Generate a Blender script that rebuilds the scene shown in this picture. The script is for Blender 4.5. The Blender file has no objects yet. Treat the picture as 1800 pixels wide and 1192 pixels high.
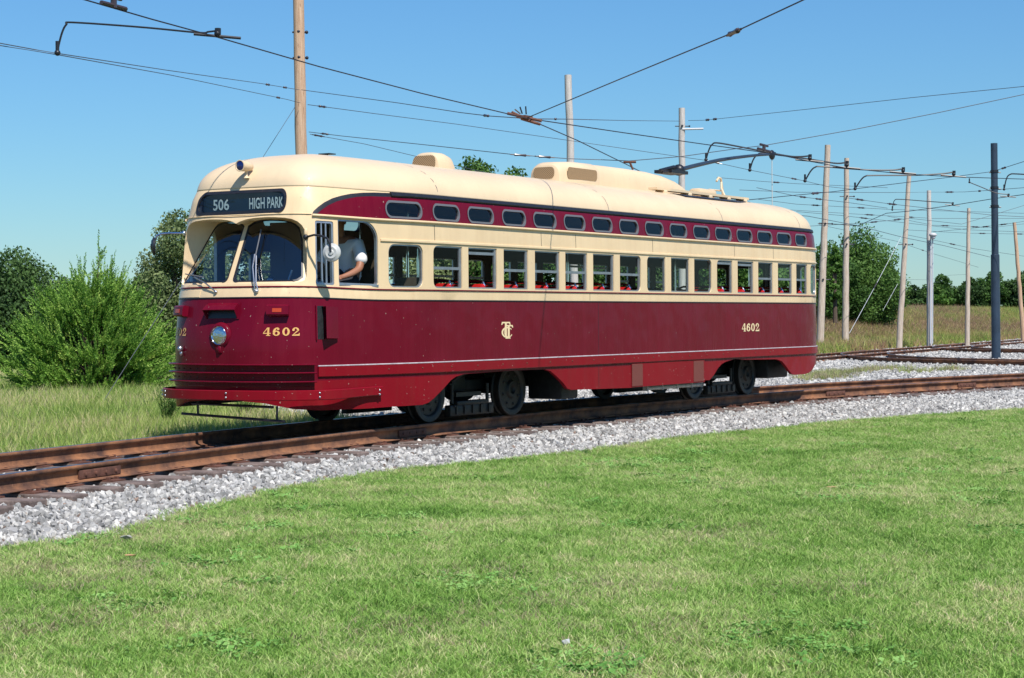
import bpy, bmesh, math, random
import numpy as np
from mathutils import Vector, Matrix
from mathutils.geometry import delaunay_2d_cdt
random.seed(7); rng = np.random.default_rng(7)
scene = bpy.context.scene
COL = scene.collection
# ------------------------------------------------------------------ camera, world, sun, exposure
CAM = np.array([-16.191, -13.345, 1.228]); YAW, PITCH, ROLL = math.radians(58.278), math.radians(-0.671), math.radians(-0.346)
FPX, PW, PH = 3374.0, 1800, 1192
def cam_axes():
    cy, sy = math.cos(YAW), math.sin(YAW)
    f = np.array([sy*math.cos(PITCH), cy*math.cos(PITCH), math.sin(PITCH)])
    r = np.array([cy, -sy, 0.]); u = np.cross(r, f)
    cr, sr = math.cos(ROLL), math.sin(ROLL)
    return cr*r+sr*u, -sr*r+cr*u, f
AR, AU, AF = cam_axes()
cd = bpy.data.cameras.new("camera"); cam = bpy.data.objects.new("camera", cd); COL.objects.link(cam)
cam.matrix_world = Matrix([[AR[i], AU[i], -AF[i], CAM[i]] for i in range(3)]+[[0, 0, 0, 1]])
cd.sensor_width = 36; cd.lens = FPX/PW*36; cd.clip_start = .1; cd.clip_end = 8000
scene.camera = cam
def ray(x, y): return AF + AR*(x-PW/2)/FPX + AU*(PH/2-y)/FPX
def at(x, y, d=None, Y=None, Z=None):
    "a photograph pixel and a known depth, Y or Z as a world point"
    q = ray(x, y)
    t = d if d is not None else ((Y-CAM[1])/q[1] if Y is not None else (Z-CAM[2])/q[2])
    return CAM+t*q
def proj(P):
    q = np.atleast_2d(P)-CAM; z = q@AF
    return PW/2+FPX*(q@AR)/z, PH/2-FPX*(q@AU)/z, z
SUN_EL, SUN_AZ = math.radians(54), math.radians(212.0)      # azimuth clockwise from +Y
w = bpy.data.worlds.new("World"); scene.world = w; w.use_nodes = True
nt = w.node_tree; nt.nodes.clear()
sky = nt.nodes.new('ShaderNodeTexSky'); sky.sky_type = 'NISHITA'; sky.sun_disc = False
sky.sun_elevation = SUN_EL; sky.sun_rotation = SUN_AZ; sky.altitude = 2000; sky.air_density = 1.7; sky.dust_density = 0.0; sky.ozone_density = 10
bg = nt.nodes.new('ShaderNodeBackground'); bg.inputs[1].default_value = 0.1
wo = nt.nodes.new('ShaderNodeOutputWorld'); tn = nt.nodes.new('ShaderNodeMix'); tn.data_type = 'RGBA'; tn.blend_type = 'MULTIPLY'; tn.inputs[0].default_value = 1; tn.inputs[7].default_value = (.52, .735, .875, 1); nt.links.new(sky.outputs[0], tn.inputs[6]); nt.links.new(tn.outputs[2], bg.inputs[0]); nt.links.new(bg.outputs[0], wo.inputs[0])
sd = bpy.data.lights.new("sun", 'SUN'); sd.energy = 4.6; sd.angle = math.radians(.53); sd.color = (1, .955, .89)
so = bpy.data.objects.new("sun", sd); COL.objects.link(so)
sv = Vector((math.sin(SUN_AZ)*math.cos(SUN_EL), math.cos(SUN_AZ)*math.cos(SUN_EL), math.sin(SUN_EL)))
so.rotation_euler = sv.to_track_quat('Z', 'Y').to_euler(); so.location = sv*60
vs = scene.view_settings; vs.view_transform = 'Standard'; vs.look = 'None'; vs.exposure = 0.42; vs.gamma = 1; vs.use_curve_mapping = False
scene.cycles.max_bounces = 8; scene.cycles.transparent_max_bounces = 24
# ------------------------------------------------------------------ materials
def lin(r, g, b): return tuple((c/255/12.92 if c <= 10 else ((c/255+.055)/1.055)**2.4) for c in (r, g, b))
def mat(name, col, rough=.5, metal=0., coat=0., var=0., vs_=4., col2=None, bump=0., bs=60., stretch=None, spec=None, fine=None, obj_rand=0.):
    m = bpy.data.materials.new(name); m.use_nodes = True; n = m.node_tree.nodes; l = m.node_tree.links
    b = n['Principled BSDF']; b.inputs['Roughness'].default_value = rough; b.inputs['Metallic'].default_value = metal
    b.inputs['Coat Weight'].default_value = coat; b.inputs['Coat Roughness'].default_value = .06
    if spec is not None: b.inputs['Specular IOR Level'].default_value = spec
    b.inputs['Base Color'].default_value = (*col, 1)
    if var or col2 or bump:
        tc = n.new('ShaderNodeNewGeometry'); mp = n.new('ShaderNodeMapping'); l.new(tc.outputs['Position'], mp.inputs[0])
        if stretch: mp.inputs['Scale'].default_value = stretch
    if var or col2:
        no = n.new('ShaderNodeTexNoise'); no.inputs['Scale'].default_value = vs_; no.inputs['Detail'].default_value = 6; no.inputs['Roughness'].default_value = .65
        l.new(mp.outputs[0], no.inputs[0])
        rp = n.new('ShaderNodeValToRGB'); l.new(no.outputs[0], rp.inputs[0])
        c2 = col2 or tuple(c*(1-var) for c in col)
        rp.color_ramp.elements[0].position = .36; rp.color_ramp.elements[1].position = .66
        rp.color_ramp.elements[0].color = (*c2, 1); rp.color_ramp.elements[1].color = (*col, 1)
        last = rp.outputs[0]
        if fine:
            n2 = n.new('ShaderNodeTexNoise'); n2.inputs['Scale'].default_value = fine[0]; n2.inputs['Detail'].default_value = 3; l.new(mp.outputs[0], n2.inputs[0])
            r2 = n.new('ShaderNodeValToRGB'); r2.color_ramp.elements[0].position = fine[1]; r2.color_ramp.elements[1].position = fine[1]+.05; l.new(n2.outputs[0], r2.inputs[0])
            mx = n.new('ShaderNodeMix'); mx.data_type = 'RGBA'; l.new(r2.outputs[0], mx.inputs[0]); l.new(last, mx.inputs[6]); mx.inputs[7].default_value = (*fine[2], 1); last = mx.outputs[2]
        l.new(last, b.inputs['Base Color'])
    if obj_rand:
        oi = n.new('ShaderNodeObjectInfo'); hs = n.new('ShaderNodeHueSaturation'); mr = n.new('ShaderNodeMapRange')
        mr.inputs[3].default_value = 1-obj_rand; mr.inputs[4].default_value = 1+obj_rand; l.new(oi.outputs['Random'], mr.inputs[0]); l.new(mr.outputs[0], hs.inputs['Value'])
        if b.inputs['Base Color'].links: l.new(b.inputs['Base Color'].links[0].from_socket, hs.inputs['Color'])
        else: hs.inputs['Color'].default_value = (*col, 1)
        l.new(hs.outputs[0], b.inputs['Base Color'])
    if bump:
        nb = n.new('ShaderNodeTexNoise'); nb.inputs['Scale'].default_value = bs; nb.inputs['Detail'].default_value = 5; l.new(mp.outputs[0], nb.inputs[0])
        bp = n.new('ShaderNodeBump'); bp.inputs['Strength'].default_value = bump; bp.inputs['Distance'].default_value = .01
        l.new(nb.outputs[0], bp.inputs['Height']); l.new(bp.outputs[0], b.inputs['Normal'])
    return m
def paint(name, col, streak, chips, rough=.28, wob=.10, spc=.06):
    "old vehicle paint: vertical weathering streaks, dust patches, small chips and slightly dented sheet metal under clear gloss"
    m = bpy.data.materials.new(name); m.use_nodes = True; n = m.node_tree.nodes; l = m.node_tree.links
    b = n['Principled BSDF']; b.inputs['Coat Weight'].default_value = .16; b.inputs['Coat Roughness'].default_value = .04; b.inputs['Specular IOR Level'].default_value = spc
    g = n.new('ShaderNodeNewGeometry')
    def noise(scale, sc, det=4, r=.6):
        mp = n.new('ShaderNodeMapping'); mp.inputs['Scale'].default_value = sc; l.new(g.outputs['Position'], mp.inputs[0])
        t = n.new('ShaderNodeTexNoise'); t.inputs['Scale'].default_value = scale; t.inputs['Detail'].default_value = det; t.inputs['Roughness'].default_value = r; l.new(mp.outputs[0], t.inputs[0]); return t.outputs[0]
    def ramp(s, a, c):
        r = n.new('ShaderNodeValToRGB'); r.color_ramp.elements[0].position = a; r.color_ramp.elements[1].position = c; l.new(s, r.inputs[0]); return r.outputs[0]
    def mix(f, a, c, fac=None):
        x = n.new('ShaderNodeMix'); x.data_type = 'RGBA'
        if fac is not None:
            mu = n.new('ShaderNodeMath'); mu.operation = 'MULTIPLY'; l.new(f, mu.inputs[0]); mu.inputs[1].default_value = fac; f = mu.outputs[0]
        l.new(f, x.inputs[0])
        if isinstance(a, tuple): x.inputs[6].default_value = (*a, 1)
        else: l.new(a, x.inputs[6])
        x.inputs[7].default_value = (*c, 1); return x.outputs[2]
    st = ramp(noise(6, (1, 1, .05), 5, .7), .45, .75)
    pa = ramp(noise(1.1, (1, 1, 1), 5), .4, .7)
    ch = ramp(noise(30, (1, 1, 1), 2, .5), .735, .75)
    c = mix(st, col, streak, .55); c = mix(pa, c, tuple(x*.82 for x in col), .6); c = mix(ch, c, chips, .8)
    l.new(c, b.inputs['Base Color'])
    mr = n.new('ShaderNodeMapRange'); mr.inputs[3].default_value = rough; mr.inputs[4].default_value = rough+.22; l.new(st, mr.inputs[0]); l.new(mr.outputs[0], b.inputs['Roughness'])
    bp = n.new('ShaderNodeBump'); bp.inputs['Strength'].default_value = wob; bp.inputs['Distance'].default_value = .05; l.new(noise(1.6, (1, 1, .8), 2), bp.inputs['Height'])
    l.new(bp.outputs[0], b.inputs['Normal']); l.new(bp.outputs[0], b.inputs['Coat Normal'])
    return m
def glass(name, tint=(.86, .92, .90), refl=.01, rmax=.9):
    m = bpy.data.materials.new(name); m.use_nodes = True; n = m.node_tree.nodes; l = m.node_tree.links
    n.remove(n['Principled BSDF']); o = n['Material Output']
    t = n.new('ShaderNodeBsdfTransparent'); t.inputs[0].default_value = (*tint, 1)
    g = n.new('ShaderNodeBsdfGlossy'); g.inputs['Roughness'].default_value = .015; g.inputs['Color'].default_value = (.95, .97, 1, 1)
    fw = n.new('ShaderNodeLayerWeight'); fw.inputs[0].default_value = .5; fr = n.new('ShaderNodeMath'); fr.operation = 'POWER'; fr.inputs[1].default_value = 5.5; l.new(fw.outputs['Facing'], fr.inputs[0]); mr = n.new('ShaderNodeMapRange'); mr.inputs[3].default_value = refl; mr.inputs[4].default_value = rmax
    x = n.new('ShaderNodeMixShader'); l.new(fr.outputs[0], mr.inputs[0]); l.new(mr.outputs[0], x.inputs[0]); l.new(t.outputs[0], x.inputs[1]); l.new(g.outputs[0], x.inputs[2]); l.new(x.outputs[0], o.inputs[0])
    return m
def leafmat(name, c1, c2, c3=None, trans=.35, scale=1.5, rough=.6):
    m = bpy.data.materials.new(name); m.use_nodes = True; n = m.node_tree.nodes; l = m.node_tree.links
    b = n['Principled BSDF']; b.inputs['Roughness'].default_value = rough; b.inputs['Specular IOR Level'].default_value = .25
    g = n.new('ShaderNodeNewGeometry'); t = n.new('ShaderNodeTexNoise'); t.inputs['Scale'].default_value = scale; t.inputs['Detail'].default_value = 5; l.new(g.outputs['Position'], t.inputs[0])
    oi = n.new('ShaderNodeObjectInfo'); ad = n.new('ShaderNodeMath'); ad.operation = 'MULTIPLY_ADD'; l.new(oi.outputs['Random'], ad.inputs[0]); ad.inputs[1].default_value = .22; l.new(t.outputs[0], ad.inputs[2])
    a2 = n.new('ShaderNodeMath'); a2.operation = 'MULTIPLY_ADD'; l.new(g.outputs['Random Per Island'], a2.inputs[0]); a2.inputs[1].default_value = .25; l.new(ad.outputs[0], a2.inputs[2])
    r = n.new('ShaderNodeValToRGB'); l.new(a2.outputs[0], r.inputs[0]); e = r.color_ramp.elements
    e[0].position = .5; e[0].color = (*c1, 1); e[1].position = .72; e[1].color = (*c2, 1)
    if c3: k = e.new(.86); k.color = (*c3, 1)
    l.new(r.outputs[0], b.inputs['Base Color'])
    tr = n.new('ShaderNodeBsdfTranslucent'); l.new(r.outputs[0], tr.inputs[0]); x = n.new('ShaderNodeMixShader'); x.inputs[0].default_value = trans
    l.new(b.outputs[0], x.inputs[1]); l.new(tr.outputs[0], x.inputs[2]); l.new(x.outputs[0], n['Material Output'].inputs[0])
    return m
M = {}
M['maroon'] = paint('maroon_paint', (.130, .0030, .0150), (.17, .010, .022), (.34, .24, .20), .24, .32, .07)
M['skirt'] = paint('skirt_gravel_reflection_paint', (.215, .0045, .0130), (.18, .022, .02), (.42, .30, .26), .30, .25, .06)  # redder than the maroon: reflection off the gravel put into the base colour
M['cream'] = paint('cream_paint', (.76, .57, .34), (.62, .44, .26), (.45, .36, .25), .34, .07, .3)
M['roofcream'] = paint('roof_cream_paint', (.73, .56, .36), (.62, .48, .32), (.5, .4, .3), .42, .05, .3)
M['black'] = mat('black_rubber', (.018, .018, .024), .45, var=.4, vs_=20)
M['blackpaint'] = mat('black_paint', (.012, .013, .018), .4)
M['inner'] = mat('interior_lining', (.10, .075, .055), .6)
M['innerlight'] = mat('interior_ceiling', (.20, .15, .10), .6)
M['alu'] = mat('window_aluminium', (.42, .44, .47), .38, .75, var=.25, vs_=9)
M['gasket'] = mat('grey_rubber_gasket', (.13, .13, .145), .5)
M['chrome'] = mat('chrome', (.75, .76, .78), .12, 1.)
M['white'] = mat('white_enamel', (.50, .50, .48), .35)
M['glass'] = glass('window_glass'); M['glassdark'] = glass('windshield_glass', (.70, .80, .85), .11, .95); M['glassgrey'] = glass('standee_glass', (.55, .58, .56), .045)
M['red'] = mat('red_vinyl', (.50, .012, .012), .35, var=.2)
M['lens'] = mat('lamp_lens', (.62, .66, .70), .06, 1., bump=.5, bs=40); M['bluelens'] = mat('blue_glass', (.004, .008, .10), .08, .0, coat=1)
M['amber'] = mat('amber_lens', (.45, .05, .01), .25)
M['gold'] = mat('gold_lettering', (.75, .42, .13), .45, var=.15, vs_=30); M['creamletter'] = mat('cream_lettering', (.80, .62, .36), .5)
M['stripe'] = mat('pale_stripe', (.55, .50, .52), .45, var=.35, vs_=12)
M['signbg'] = mat('sign_blind', (.008, .022, .032), .6, var=.3, vs_=8); M['signtext'] = mat('sign_lettering', (.50, .56, .55), .6, var=.2, vs_=20)
M['iron'] = mat('dark_iron', (.022, .026, .028), .55, .3, var=.5, vs_=12, bump=.3)
M['wheel'] = mat('painted_wheel_steel', (.014, .018, .019), .5, .2, col2=(.028, .022, .017), vs_=7, bump=.3)
M['steel'] = mat('polished_steel', (.45, .46, .48), .3, .9)
M['rust'] = mat('rusty_rail', (.31, .135, .06), .8, .1, col2=(.075, .036, .026), vs_=3.2, bump=.5, bs=80, fine=(30, .66, (.26, .13, .07)))
M['railtop'] = mat('worn_rail_head', (.20, .20, .22), .32, .8, var=.4, vs_=10)
M['tie'] = mat('weathered_timber', (.24, .18, .155), .85, col2=(.09, .065, .055), vs_=5, stretch=(1, 1, 1), bump=.8, bs=40)
M['plate'] = mat('rusty_plate', (.17, .07, .045), .8, .1, var=.5, vs_=15, bump=.4)
M['skin'] = mat('skin', (.30, .13, .075), .55); M['shirt'] = mat('white_cotton', (.75, .76, .78), .8, var=.06); M['vest'] = mat('grey_blue_vest', (.16, .20, .25), .8)
M['hair'] = mat('dark_hair', (.02, .015, .012), .8); M['trousers'] = mat('dark_cloth', (.02, .022, .03), .8)
M['seatbrown'] = mat('brown_seat', (.07, .05, .03), .7)
M['pole'] = mat('weathered_pole_wood', (.60, .51, .42), .85, col2=(.40, .31, .23), vs_=5, stretch=(6, 6, .5), bump=.6, bs=50)
M['poletan'] = mat('tan_pole_wood', (.60, .42, .28), .85, col2=(.42, .26, .16), vs_=5, stretch=(6, 6, .4), bump=.6, bs=50, fine=(9, .66, (.16, .07, .04)))
M['polegrey'] = mat('grey_pole_wood', (.60, .56, .52), .85, col2=(.42, .38, .34), vs_=5, stretch=(6, 6, .4), bump=.6, bs=50)
M['polesteel'] = mat('dark_painted_steel', (.035, .055, .085), .4, .1, var=.3, vs_=3)
M['pvc'] = mat('grey_conduit', (.50, .52, .55), .5)
M['wire'] = mat('dark_wire', (.02, .022, .035), .5, .3); M['wirefar'] = mat('weathered_wire', (.08, .09, .11), .6, .2)
M['porcelain'] = mat('brown_porcelain', (.05, .035, .04), .3); M['whitefit'] = mat('pale_fitting', (.5, .5, .5), .5)
M['bark'] = mat('bark', (.12, .085, .06), .9, var=.4, vs_=8, bump=.6)
# ------------------------------------------------------------------ object helpers
def tag(o, label=None, cat=None, group=None, kind=None):
    if label: o['label'] = label
    if cat: o['category'] = cat
    if group: o['group'] = group
    if kind: o['kind'] = kind
    return o
def empty(name, loc, label, cat, group=None):
    o = bpy.data.objects.new(name, None); COL.objects.link(o); o.location = loc; o.empty_display_size = .2
    return tag(o, label, cat, group)
def link(name, me, mats, parent=None, smooth=False):
    for m in (mats if isinstance(mats, (list, tuple)) else [mats]): me.materials.append(M[m] if isinstance(m, str) else m)
    if smooth: me.polygons.foreach_set('use_smooth', [True]*len(me.polygons))
    o = bpy.data.objects.new(name, me); COL.objects.link(o)
    if parent is not None:
        o.parent = parent
        if parent.type == 'EMPTY': o.matrix_parent_inverse = Matrix.Translation(-Vector(parent.location))
    return o
class MB:
    "collects shapes into one mesh"
    def __init__(s): s.v = []; s.f = []; s.m = []; s.mi = 0
    def add(s, vs, fs):
        b = len(s.v); s.v += [tuple(map(float, p)) for p in vs]; s.f += [tuple(b+i for i in f) for f in fs]; s.m += [s.mi]*len(fs); return s
    def box(s, c, d, rz=0, ry=0, bev=0):
        hx, hy, hz = d[0]/2, d[1]/2, d[2]/2; R_ = Matrix.Rotation(rz, 3, 'Z')@Matrix.Rotation(ry, 3, 'Y'); V = []
        if bev:
            b = min(bev, hx*.9, hy*.9, hz*.9); bm = bmesh.new(); bmesh.ops.create_cube(bm, size=1)
            for v in bm.verts: v.co = Vector((v.co.x*d[0], v.co.y*d[1], v.co.z*d[2]))
            bmesh.ops.bevel(bm, geom=bm.edges[:], offset=b, segments=2, affect='EDGES', profile=.5)
            bm.verts.index_update(); V = [R_@v.co+Vector(c) for v in bm.verts]; F = [[v.index for v in f.verts] for f in bm.faces]; bm.free(); return s.add(V, F)
        for x in (-hx, hx):
            for y in (-hy, hy):
                for z in (-hz, hz): V.append(R_@Vector((x, y, z))+Vector(c))
        return s.add(V, [(0, 1, 3, 2), (4, 6, 7, 5), (0, 4, 5, 1), (2, 3, 7, 6), (0, 2, 6, 4), (1, 5, 7, 3)])
    def tube(s, pts, r, n=8, cap=True):
        P = [Vector(p) for p in pts]; rs = r if isinstance(r, (list, tuple)) else [r]*len(P); V = []; F = []
        T0 = (P[1]-P[0]).normalized(); up = Vector((0, 0, 1)) if abs(T0.z) < .9 else Vector((1, 0, 0)); N = T0.cross(up).normalized()
        for i, p in enumerate(P):
            T = ((P[min(i+1, len(P)-1)]-P[max(i-1, 0)])).normalized(); N = (N-T*N.dot(T)).normalized(); B = T.cross(N)
            for k in range(n): a = 2*math.pi*k/n; V.append(p+(N*math.cos(a)+B*math.sin(a))*rs[i])
        for i in range(len(P)-1):
            for k in range(n): F.append((i*n+k, i*n+(k+1) % n, (i+1)*n+(k+1) % n, (i+1)*n+k))
        if cap: F.append(tuple(range(n))[::-1]); F.append(tuple((len(P)-1)*n+k for k in range(n)))
        return s.add(V, F)
    def lathe(s, prof, c, axis='Z', n=24, rot=None):
        "prof: (radius, height) along the axis"
        V = []; F = []
        for r, h in prof:
            for k in range(n):
                a = 2*math.pi*k/n; q = Vector((r*math.cos(a), r*math.sin(a), h))
                if axis == 'Y': q = Vector((q.x, q.z, q.y))
                elif axis == 'X': q = Vector((q.z, q.x, q.y))
                if rot is not None: q = rot@q
                V.append(q+Vector(c))
        m = len(prof)
        for i in range(m-1):
            for k in range(n): F.append((i*n+k, i*n+(k+1) % n, (i+1)*n+(k+1) % n, (i+1)*n+k))
        if prof[0][0] > 1e-4: F.append(tuple(range(n)))
        if prof[-1][0] > 1e-4: F.append(tuple((m-1)*n+k for k in range(n)))
        return s.add(V, F)
    def ball(s, c, r, n=10, m=7):
        rr = r if isinstance(r, (list, tuple)) else (r, r, r); V = []; F = []
        for i in range(m+1):
            t = math.pi*i/m
            for k in range(n): a = 2*math.pi*k/n; V.append((c[0]+rr[0]*math.sin(t)*math.cos(a), c[1]+rr[1]*math.sin(t)*math.sin(a), c[2]+rr[2]*math.cos(t)))
        for i in range(m):
            for k in range(n): F.append((i*n+k, i*n+(k+1) % n, (i+1)*n+(k+1) % n, (i+1)*n+k))
        return s.add(V, F)
    def build(s, name, mats, parent=None, smooth=False, split=None, fix=True):
        me = bpy.data.meshes.new(name); me.from_pydata(s.v, [], s.f)
        if len(set(s.m)) > 1: me.polygons.foreach_set('material_index', s.m)
        if fix:
            bm = bmesh.new(); bm.from_mesh(me); bmesh.ops.remove_doubles(bm, verts=bm.verts, dist=1e-5); bmesh.ops.recalc_face_normals(bm, faces=bm.faces); bm.to_mesh(me); bm.free()
        o = link(name, me, mats, parent, smooth)
        if smooth:
            e = o.modifiers.new('split', 'EDGE_SPLIT'); e.split_angle = math.radians(split or 40)
        return o
def npmesh(name, V, F, mats, parent=None, k=4):
    "fast mesh from numpy arrays, every face with k corners"
    me = bpy.data.meshes.new(name); V = np.ascontiguousarray(V, np.float32); F = np.ascontiguousarray(F, np.int32)
    me.vertices.add(len(V)); me.vertices.foreach_set('co', V.ravel()); me.loops.add(F.size); me.loops.foreach_set('vertex_index', F.ravel())
    me.polygons.add(len(F)); me.polygons.foreach_set('loop_start', np.arange(len(F), dtype=np.int32)*k); me.polygons.foreach_set('loop_total', np.full(len(F), k, np.int32)); me.update(calc_edges=True)
    return link(name, me, mats, parent)
def inpoly(px, py, poly):
    ins = np.zeros(len(px), bool); n = len(poly); j = n-1
    for i in range(n):
        xi, yi = poly[i]; xj, yj = poly[j]
        c = ((yi > py) != (yj > py)) & (px < (xj-xi)*(py-yi)/((yj-yi) if yj != yi else 1e-12)+xi); ins ^= c; j = i
    return ins
def rrect(x0, x1, z0, z1, r=.05, n=5, corners=(1, 1, 1, 1)):
    "rounded rectangle; corner order bottom-left, bottom-right, top-right, top-left"
    P = []; rs = [r*c for c in corners]
    for (cx, cz, a0, q) in ((x0, z0, 180, 0), (x1, z0, 270, 1), (x1, z1, 0, 2), (x0, z1, 90, 3)):
        R_ = rs[q]
        if R_ < 1e-4: P.append((cx, cz)); continue
        ox = cx+R_*(1 if q in (0, 3) else -1); oz = cz+R_*(1 if q < 2 else -1)
        for k in range(n+1): a = math.radians(a0+90*k/n); P.append((ox+R_*math.cos(a), oz+R_*math.sin(a)))
    return P
# ------------------------------------------------------------------ streetcar: the skin surface (s along the plan outline, z up)
PL=np.array([(-.50,0),(-.492,.2),(-.46,.4),(-.40,.6),(-.30,.78),(-.15,.93),(.02,1.01),(.35,1.085),(.8,1.165),(1.3,1.235),(1.8,1.268),(2.3,1.27),(4,1.27),(8,1.27),(11,1.27),(11.8,1.27),(12.3,1.262),(12.7,1.225),(13.03,1.11),(13.3,.90),(13.48,.62),(13.57,.32),(13.6,0)],float)
def _cr(P,n=40):
    # centripetal-ish catmull rom (mirrored ends)
    A=np.vstack([P[1]*[1,-1],P,P[-2]*[1,-1]])
    t=np.concatenate([[0],np.cumsum(np.sqrt(np.linalg.norm(np.diff(A,axis=0),axis=1)))])
    out=[]
    for i in range(1,len(A)-2):
        for u in np.linspace(0,1,n,endpoint=False):
            T=t[i]+u*(t[i+1]-t[i])
            def L(a,b,ta,tb): return a*(tb-T)/(tb-ta)+b*(T-ta)/(tb-ta)
            p0,p1,p2,p3=A[i-1:i+3];t0,t1,t2,t3=t[i-1:i+3]
            a1=L(p0,p1,t0,t1);a2=L(p1,p2,t1,t2);a3=L(p2,p3,t2,t3)
            b1=L(a1,a2,t0,t2);b2=L(a2,a3,t1,t3)
            out.append(L(b1,b2,t1,t2))
    out.append(A[-2]);return np.array(out)
_PC=_cr(PL)
_S=np.concatenate([[0],np.cumsum(np.linalg.norm(np.diff(_PC,axis=0),axis=1))])
SL=_S[-1]
def sm(a,b,x):
    t=np.clip((np.asarray(x,float)-a)/(b-a),0,1);return t*t*(3-2*t)
GZ=([.2,1.0,1.42,1.6,2.2,2.45,2.62],[0,0,.09,.16,.27,.34,.40])
IZ=([0,2.05,2.3,2.5,2.6],[0,0.003,.012,.035,.075])
XA,XB=.9,12.4
ZT=2.6
def skin(s,z):
    "s>0 is the near side"
    s=np.asarray(s,float);z=np.asarray(z,float)
    X0=np.interp(abs(s),_S,_PC[:,0]);Y0=np.interp(abs(s),_S,_PC[:,1])
    g=np.interp(z,*GZ);wx=1-sm(-.5,.9,X0);wy=1-sm(-.2,.7,X0)
    X=X0+g*(1-.67*np.clip(Y0,0,1)**2)*wx
    Y=Y0*(1-.10*g/.33*wy)
    lam=1-np.interp(z,*IZ)/1.27
    C=np.clip(X,XA,XB)
    X=C+lam*(X-C);Y=lam*Y
    Z=z+.03*np.clip((z-1.1)/.3,0,1)*wx
    return np.stack([X,-np.sign(s)*Y+0*X,Z+0*X],-1)
def s_of_x(X): # straight part
    i=np.argmax(_PC[:,0]);
    return float(np.interp(X,_PC[:,0],_S))

def skn(s, z):
    e = 1e-3; z = np.minimum(np.asarray(z, float), ZT-2e-3); s = np.asarray(s, float)
    a = skin(s+e, z)-skin(s-e, z); b = skin(s, z+e)-skin(s, z-e); n = np.cross(a, b); return n/np.linalg.norm(n, axis=-1, keepdims=True)
def sko(s, z, o=0.): return skin(s, z)+skn(s, z)*np.asarray(o)[..., None]
SX = s_of_x
ZW = [2.05]
NEARWIN = [(.93, 1.50, 1), (1.69, 2.27, 2), (2.40, 3.02, 0), (3.17, 3.73, 0), (3.89, 4.49, 0), (4.63, 5.19, 0), (5.34, 5.90, 0), (6.06, 6.65, 3), (6.83, 7.37, 2), (7.54, 8.10, 0), (8.26, 8.82, 3), (9.0, 9.52, 2), (9.7, 10.26, 0), (10.43, 10.97, 0), (11.16, 11.71, 0), (11.87, 12.33, 0)]
BARS = [None, 1.78, 1.965, 1.78, 1.78, 1.78, 1.785, 1.775, None, None, None, 1.985, 1.975, 1.78, 1.78, 1.78]
corner = {0: (0, 0, 0, 0), 1: (1, 1, 1, 1), 2: (1, 0, 0, 1), 3: (0, 1, 1, 0)}
WIN = []
for (a, b, c), bar in zip(NEARWIN, BARS):
    WIN.append((rrect(SX(a), SX(b), 1.555, 2.03, .09 if c == 1 else .075, 5, corner[c]), bar))
STD = [rrect(SX(a), SX(b), 2.325, 2.495, .08, 6) for a, b in [(.92, 1.50), (1.72, 2.24), (2.43, 2.97), (3.18, 3.70), (3.90, 4.43), (4.64, 5.16), (5.36, 5.88), (6.09, 6.61), (6.82, 7.34), (7.55, 8.06), (8.28, 8.79), (8.99, 9.52), (9.72, 10.25), (10.45, 10.98), (11.17, 11.70), (11.88, 12.34)]]
DRVQ = rrect(1.115, 1.355, 1.555, 2.235, .02, 2)
DRV = rrect(1.415, 1.985, 1.575, 2.262, .20, 8, (.1, .15, 1, .1))
half = [(0, 2.212), (.06, 2.235), (.145, 2.255), (.25, 2.266), (.355, 2.27), (.45, 2.271), (.55, 2.268), (.70, 2.26), (.8, 2.246), (.88, 2.22), (.94, 2.18), (.985, 2.12), (1.005, 2.05), (1.005, 1.70), (1.0, 1.64), (.975, 1.60), (.93, 1.58), (.85, 1.568), (.6, 1.562), (.3, 1.56), (.1, 1.56)]
WSH = half+[(-a, b) for a, b in half[:0:-1]]
SIGN = rrect(-.735, .70, 2.325, 2.565, .10, 7)
REARW = [rrect(13.70, 14.20, 1.555, 2.03, .07), rrect(14.34, 14.88, 1.555, 2.03, .07), rrect(15.02, SL-.05, 1.555, 2.03, .07)]
BOT = [(-.5, .37), (-.42, .33), (-.28, .27), (-.05, .25), (.6, .245), (.97, .25), (1.47, .25), (1.58, .27), (1.69, .32), (1.87, .42), (2.02, .51), (2.12, .545), (2.3, .57), (3.34, .58), (4.10, .575), (4.25, .55), (4.40, .48), (4.55, .40), (4.66, .32), (4.75, .30), (5.28, .29), (6.36, .27), (7.87, .305), (8.6, .30), (8.74, .30), (8.88, .37), (9.01, .46), (9.14, .52), (9.28, .55), (9.6, .585), (9.9, .565), (11.1, .545), (11.3, .51), (11.45, .43), (11.58, .35), (11.68, .30), (11.8, .285), (12.2, .285), (12.4, .305), (12.55, .345), (12.7, .41), (13.0, .43), (13.6, .44)]
sb = [(SX(x), z) for x, z in BOT]; sb[0] = (0., .37); sb[-1] = (SL, .44)
ARC = [(1.075, 2.30), (1.10, 2.335), (1.17, 2.385), (1.25, 2.435), (1.36, 2.485), (1.48, 2.52), (1.62, 2.55), (1.8, 2.572), (2.0, 2.585), (2.3, 2.592)]
ARCI = [(1.14, 2.30), (1.20, 2.345), (1.30, 2.405), (1.42, 2.455), (1.55, 2.49), (1.70, 2.52), (1.9, 2.538), (2.3, 2.548)]
tram = empty('streetcar', (6.5, 0, 0), 'maroon and cream vintage streetcar, route 506, on the curved track', 'streetcar')
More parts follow.
